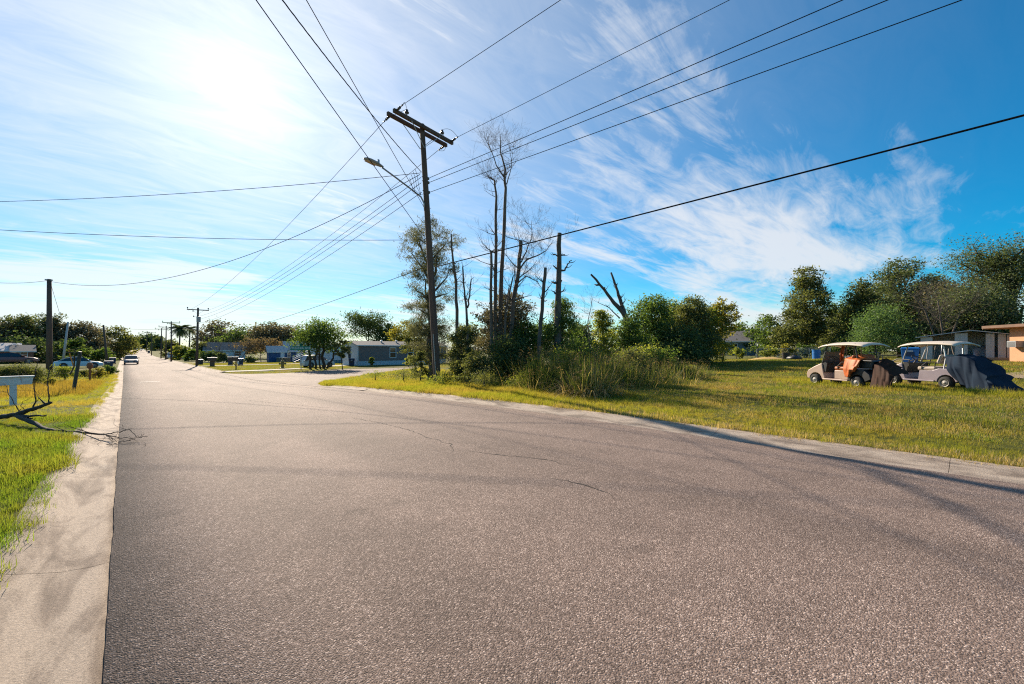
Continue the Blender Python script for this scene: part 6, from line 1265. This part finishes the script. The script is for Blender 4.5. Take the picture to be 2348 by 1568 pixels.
# ragged overhang along gutters
def rag(y, s): return .18*noise.noise(Vector((y*.45, s, 0)))+.10*noise.noise(Vector((y*1.7, s, 3)))
def L_in(x, y): return 1 if x < ROADL-GUT+.10+rag(y, 1)+(.18*ss(8, 30, y)) else 0
def scatter_set(nm, label, cat, n, x0, x1, y0, y1, fn, seed, src, sm=1.0, blk=True):
    r = np.random.default_rng(seed); out = []; S = []; bp = [atz(q, z*.925) for q, z in ((-70, 10.4), (0, 10.1), (38, 9.95), (109, 8.95), (191, 8.5), (240, 8.25))]; bq = [atz(q, z*.925) for q, z in ((38, 9.95), (116, 9.6))]
    X, Y, U, J = r.uniform(x0, x1, n), r.uniform(y0, y1, n), r.random(n), r.uniform(.65, 1.25, n)
    for x, y, u, j in zip(X, Y, U, J):
        if not inview(x, y) or u > fn(x, y): continue
        if 0 < x and blk and (x < ROADR+GUT-.05 or poly_in(x, y, SIDE)): continue
        kb = 1.0
        if x < 0 and y < 20:
            db = min(dist_line(x, y, bp), dist_line(x, y, bq)); kb = .35+.65*ss(.15, .6, db)
        out.append((x, y, G(x, y)-.005)); S.append(kb*(sm(x, y) if callable(sm) else sm)*j*(.8+.5*noise.noise(Vector((x*.6, y*.6, 8)))))
    return scatter(nm, label, cat, out, S, src, seed)
scatter_set('left_verge_grass', 'lush green roadside grass beside the left gutter', 'grass', 26000, -9, -.3, .8, 15, lambda x, y: L_in(x, y)*(1 if y < 11 else .7), 401, t_lush, .75)
scatter_set('left_verge_far_grass', 'yellow green grass of the left verge farther along', 'grass', 26000, -14, -.2, 14, 60, lambda x, y: L_in(x, y)*(.9 if x > -6 else .5), 402, t_verge, .5)
scatter_set('left_golden_grass', 'golden dry grass band below the left weeds', 'grass', 5200, -16, -1.2, 22, 46, lambda x, y: .75*ss(24, 27, y+.4*x)*(1-.6*ss(36, 46, y)), 403, t_gold)
def R_in(x, y): return 1 if x > ROADR+GUT-.04-.6*rag(y, 2) else 0
scatter_set('kerb_grass', 'tall yellow green grass strip along the right gutter', 'grass', 20000, 8.0, 12.5, -5, 30, lambda x, y: R_in(x, y)*(.95 if x < 10.4 else .55), 404, t_verge, lambda x, y: .36+.5*ss(5, 11, y))
scatter_set('corner_grass', 'bright grass on the corner between the two streets', 'grass', 11000, 8.0, 30, 18, 50, lambda x, y: .8 if x > 8.4 else R_in(x, y), 405, t_verge, .75)
scatter_set('lawn_grass', 'short patchy lawn on the right', 'grass', 60000, 10, 27, -10, 17, lambda x, y: .9*(.12+.88*ss(-.38, .1, noise.noise(Vector((x*.42, y*.42, 2)))+.35*noise.noise(Vector((x*1.5, y*1.5, 7))))), 406, t_lawn+t_dead, 1.0)
scatter_set('lawn_weeds', 'taller green tufts scattered over the lawn', 'grass', 5200, 10, 28, -8, 17, lambda x, y: .9 if noise.noise(Vector((x*.5, y*.5, 6))) > .12 else .08, 412, t_lush+t_verge[:2], .75)
scatter_set('far_lawn_grass', 'short lawn before the fence and shed', 'grass', 22000, 26, 60, -14, 30, lambda x, y: .7*(.5+.8*max(0, .5+noise.noise(Vector((x*.2, y*.2, 2))))), 407, t_far, 1.0)
scatter_set('opposite_lawn_grass', 'sunlit lawn across the side street', 'grass', 17000, 8.2, 45, 50, 100, lambda x, y: .8 if min(dist_line(x, y, p) for p in PATHS) > 1.15 else 0, 408, t_far, .8)
scatter_set('dead_edge_grass', 'dead grass fringe along the right gutter', 'grass', 2600, 8.0, 8.8, -5, 26, lambda x, y: R_in(x, y)*.8, 409, t_dead, 1.0)
scatter_set('cart_weeds', 'rank weeds growing round the golf carts', 'grass', 3000, 19.5, 26, -2, 6.5, lambda x, y: .85 if abs((x-21.7)*.854-(y-2.6)*.52) < 1.6 else 0, 410, t_verge, .9)

THK = [atz(1010, 18.8), atz(1250, 15.0), atz(1420, 14.8), atz(1600, 22), atz(1610, 26), atz(1420, 19.5), atz(1250, 18.5), atz(1000, 22.5)]
scatter_set('thicket_fringe', 'rank green weeds fringing the thicket', 'grass', 9000, 8.5, 34, 4, 24, lambda x, y: .9 if poly_in(x, y, THK) and noise.noise(Vector((x*.7, y*.7, 1))) > -.25 else 0, 413, t_verge+t_lush[:2], lambda x, y: 1.05+.7*noise.noise(Vector((x*.9, y*.9, 12))))
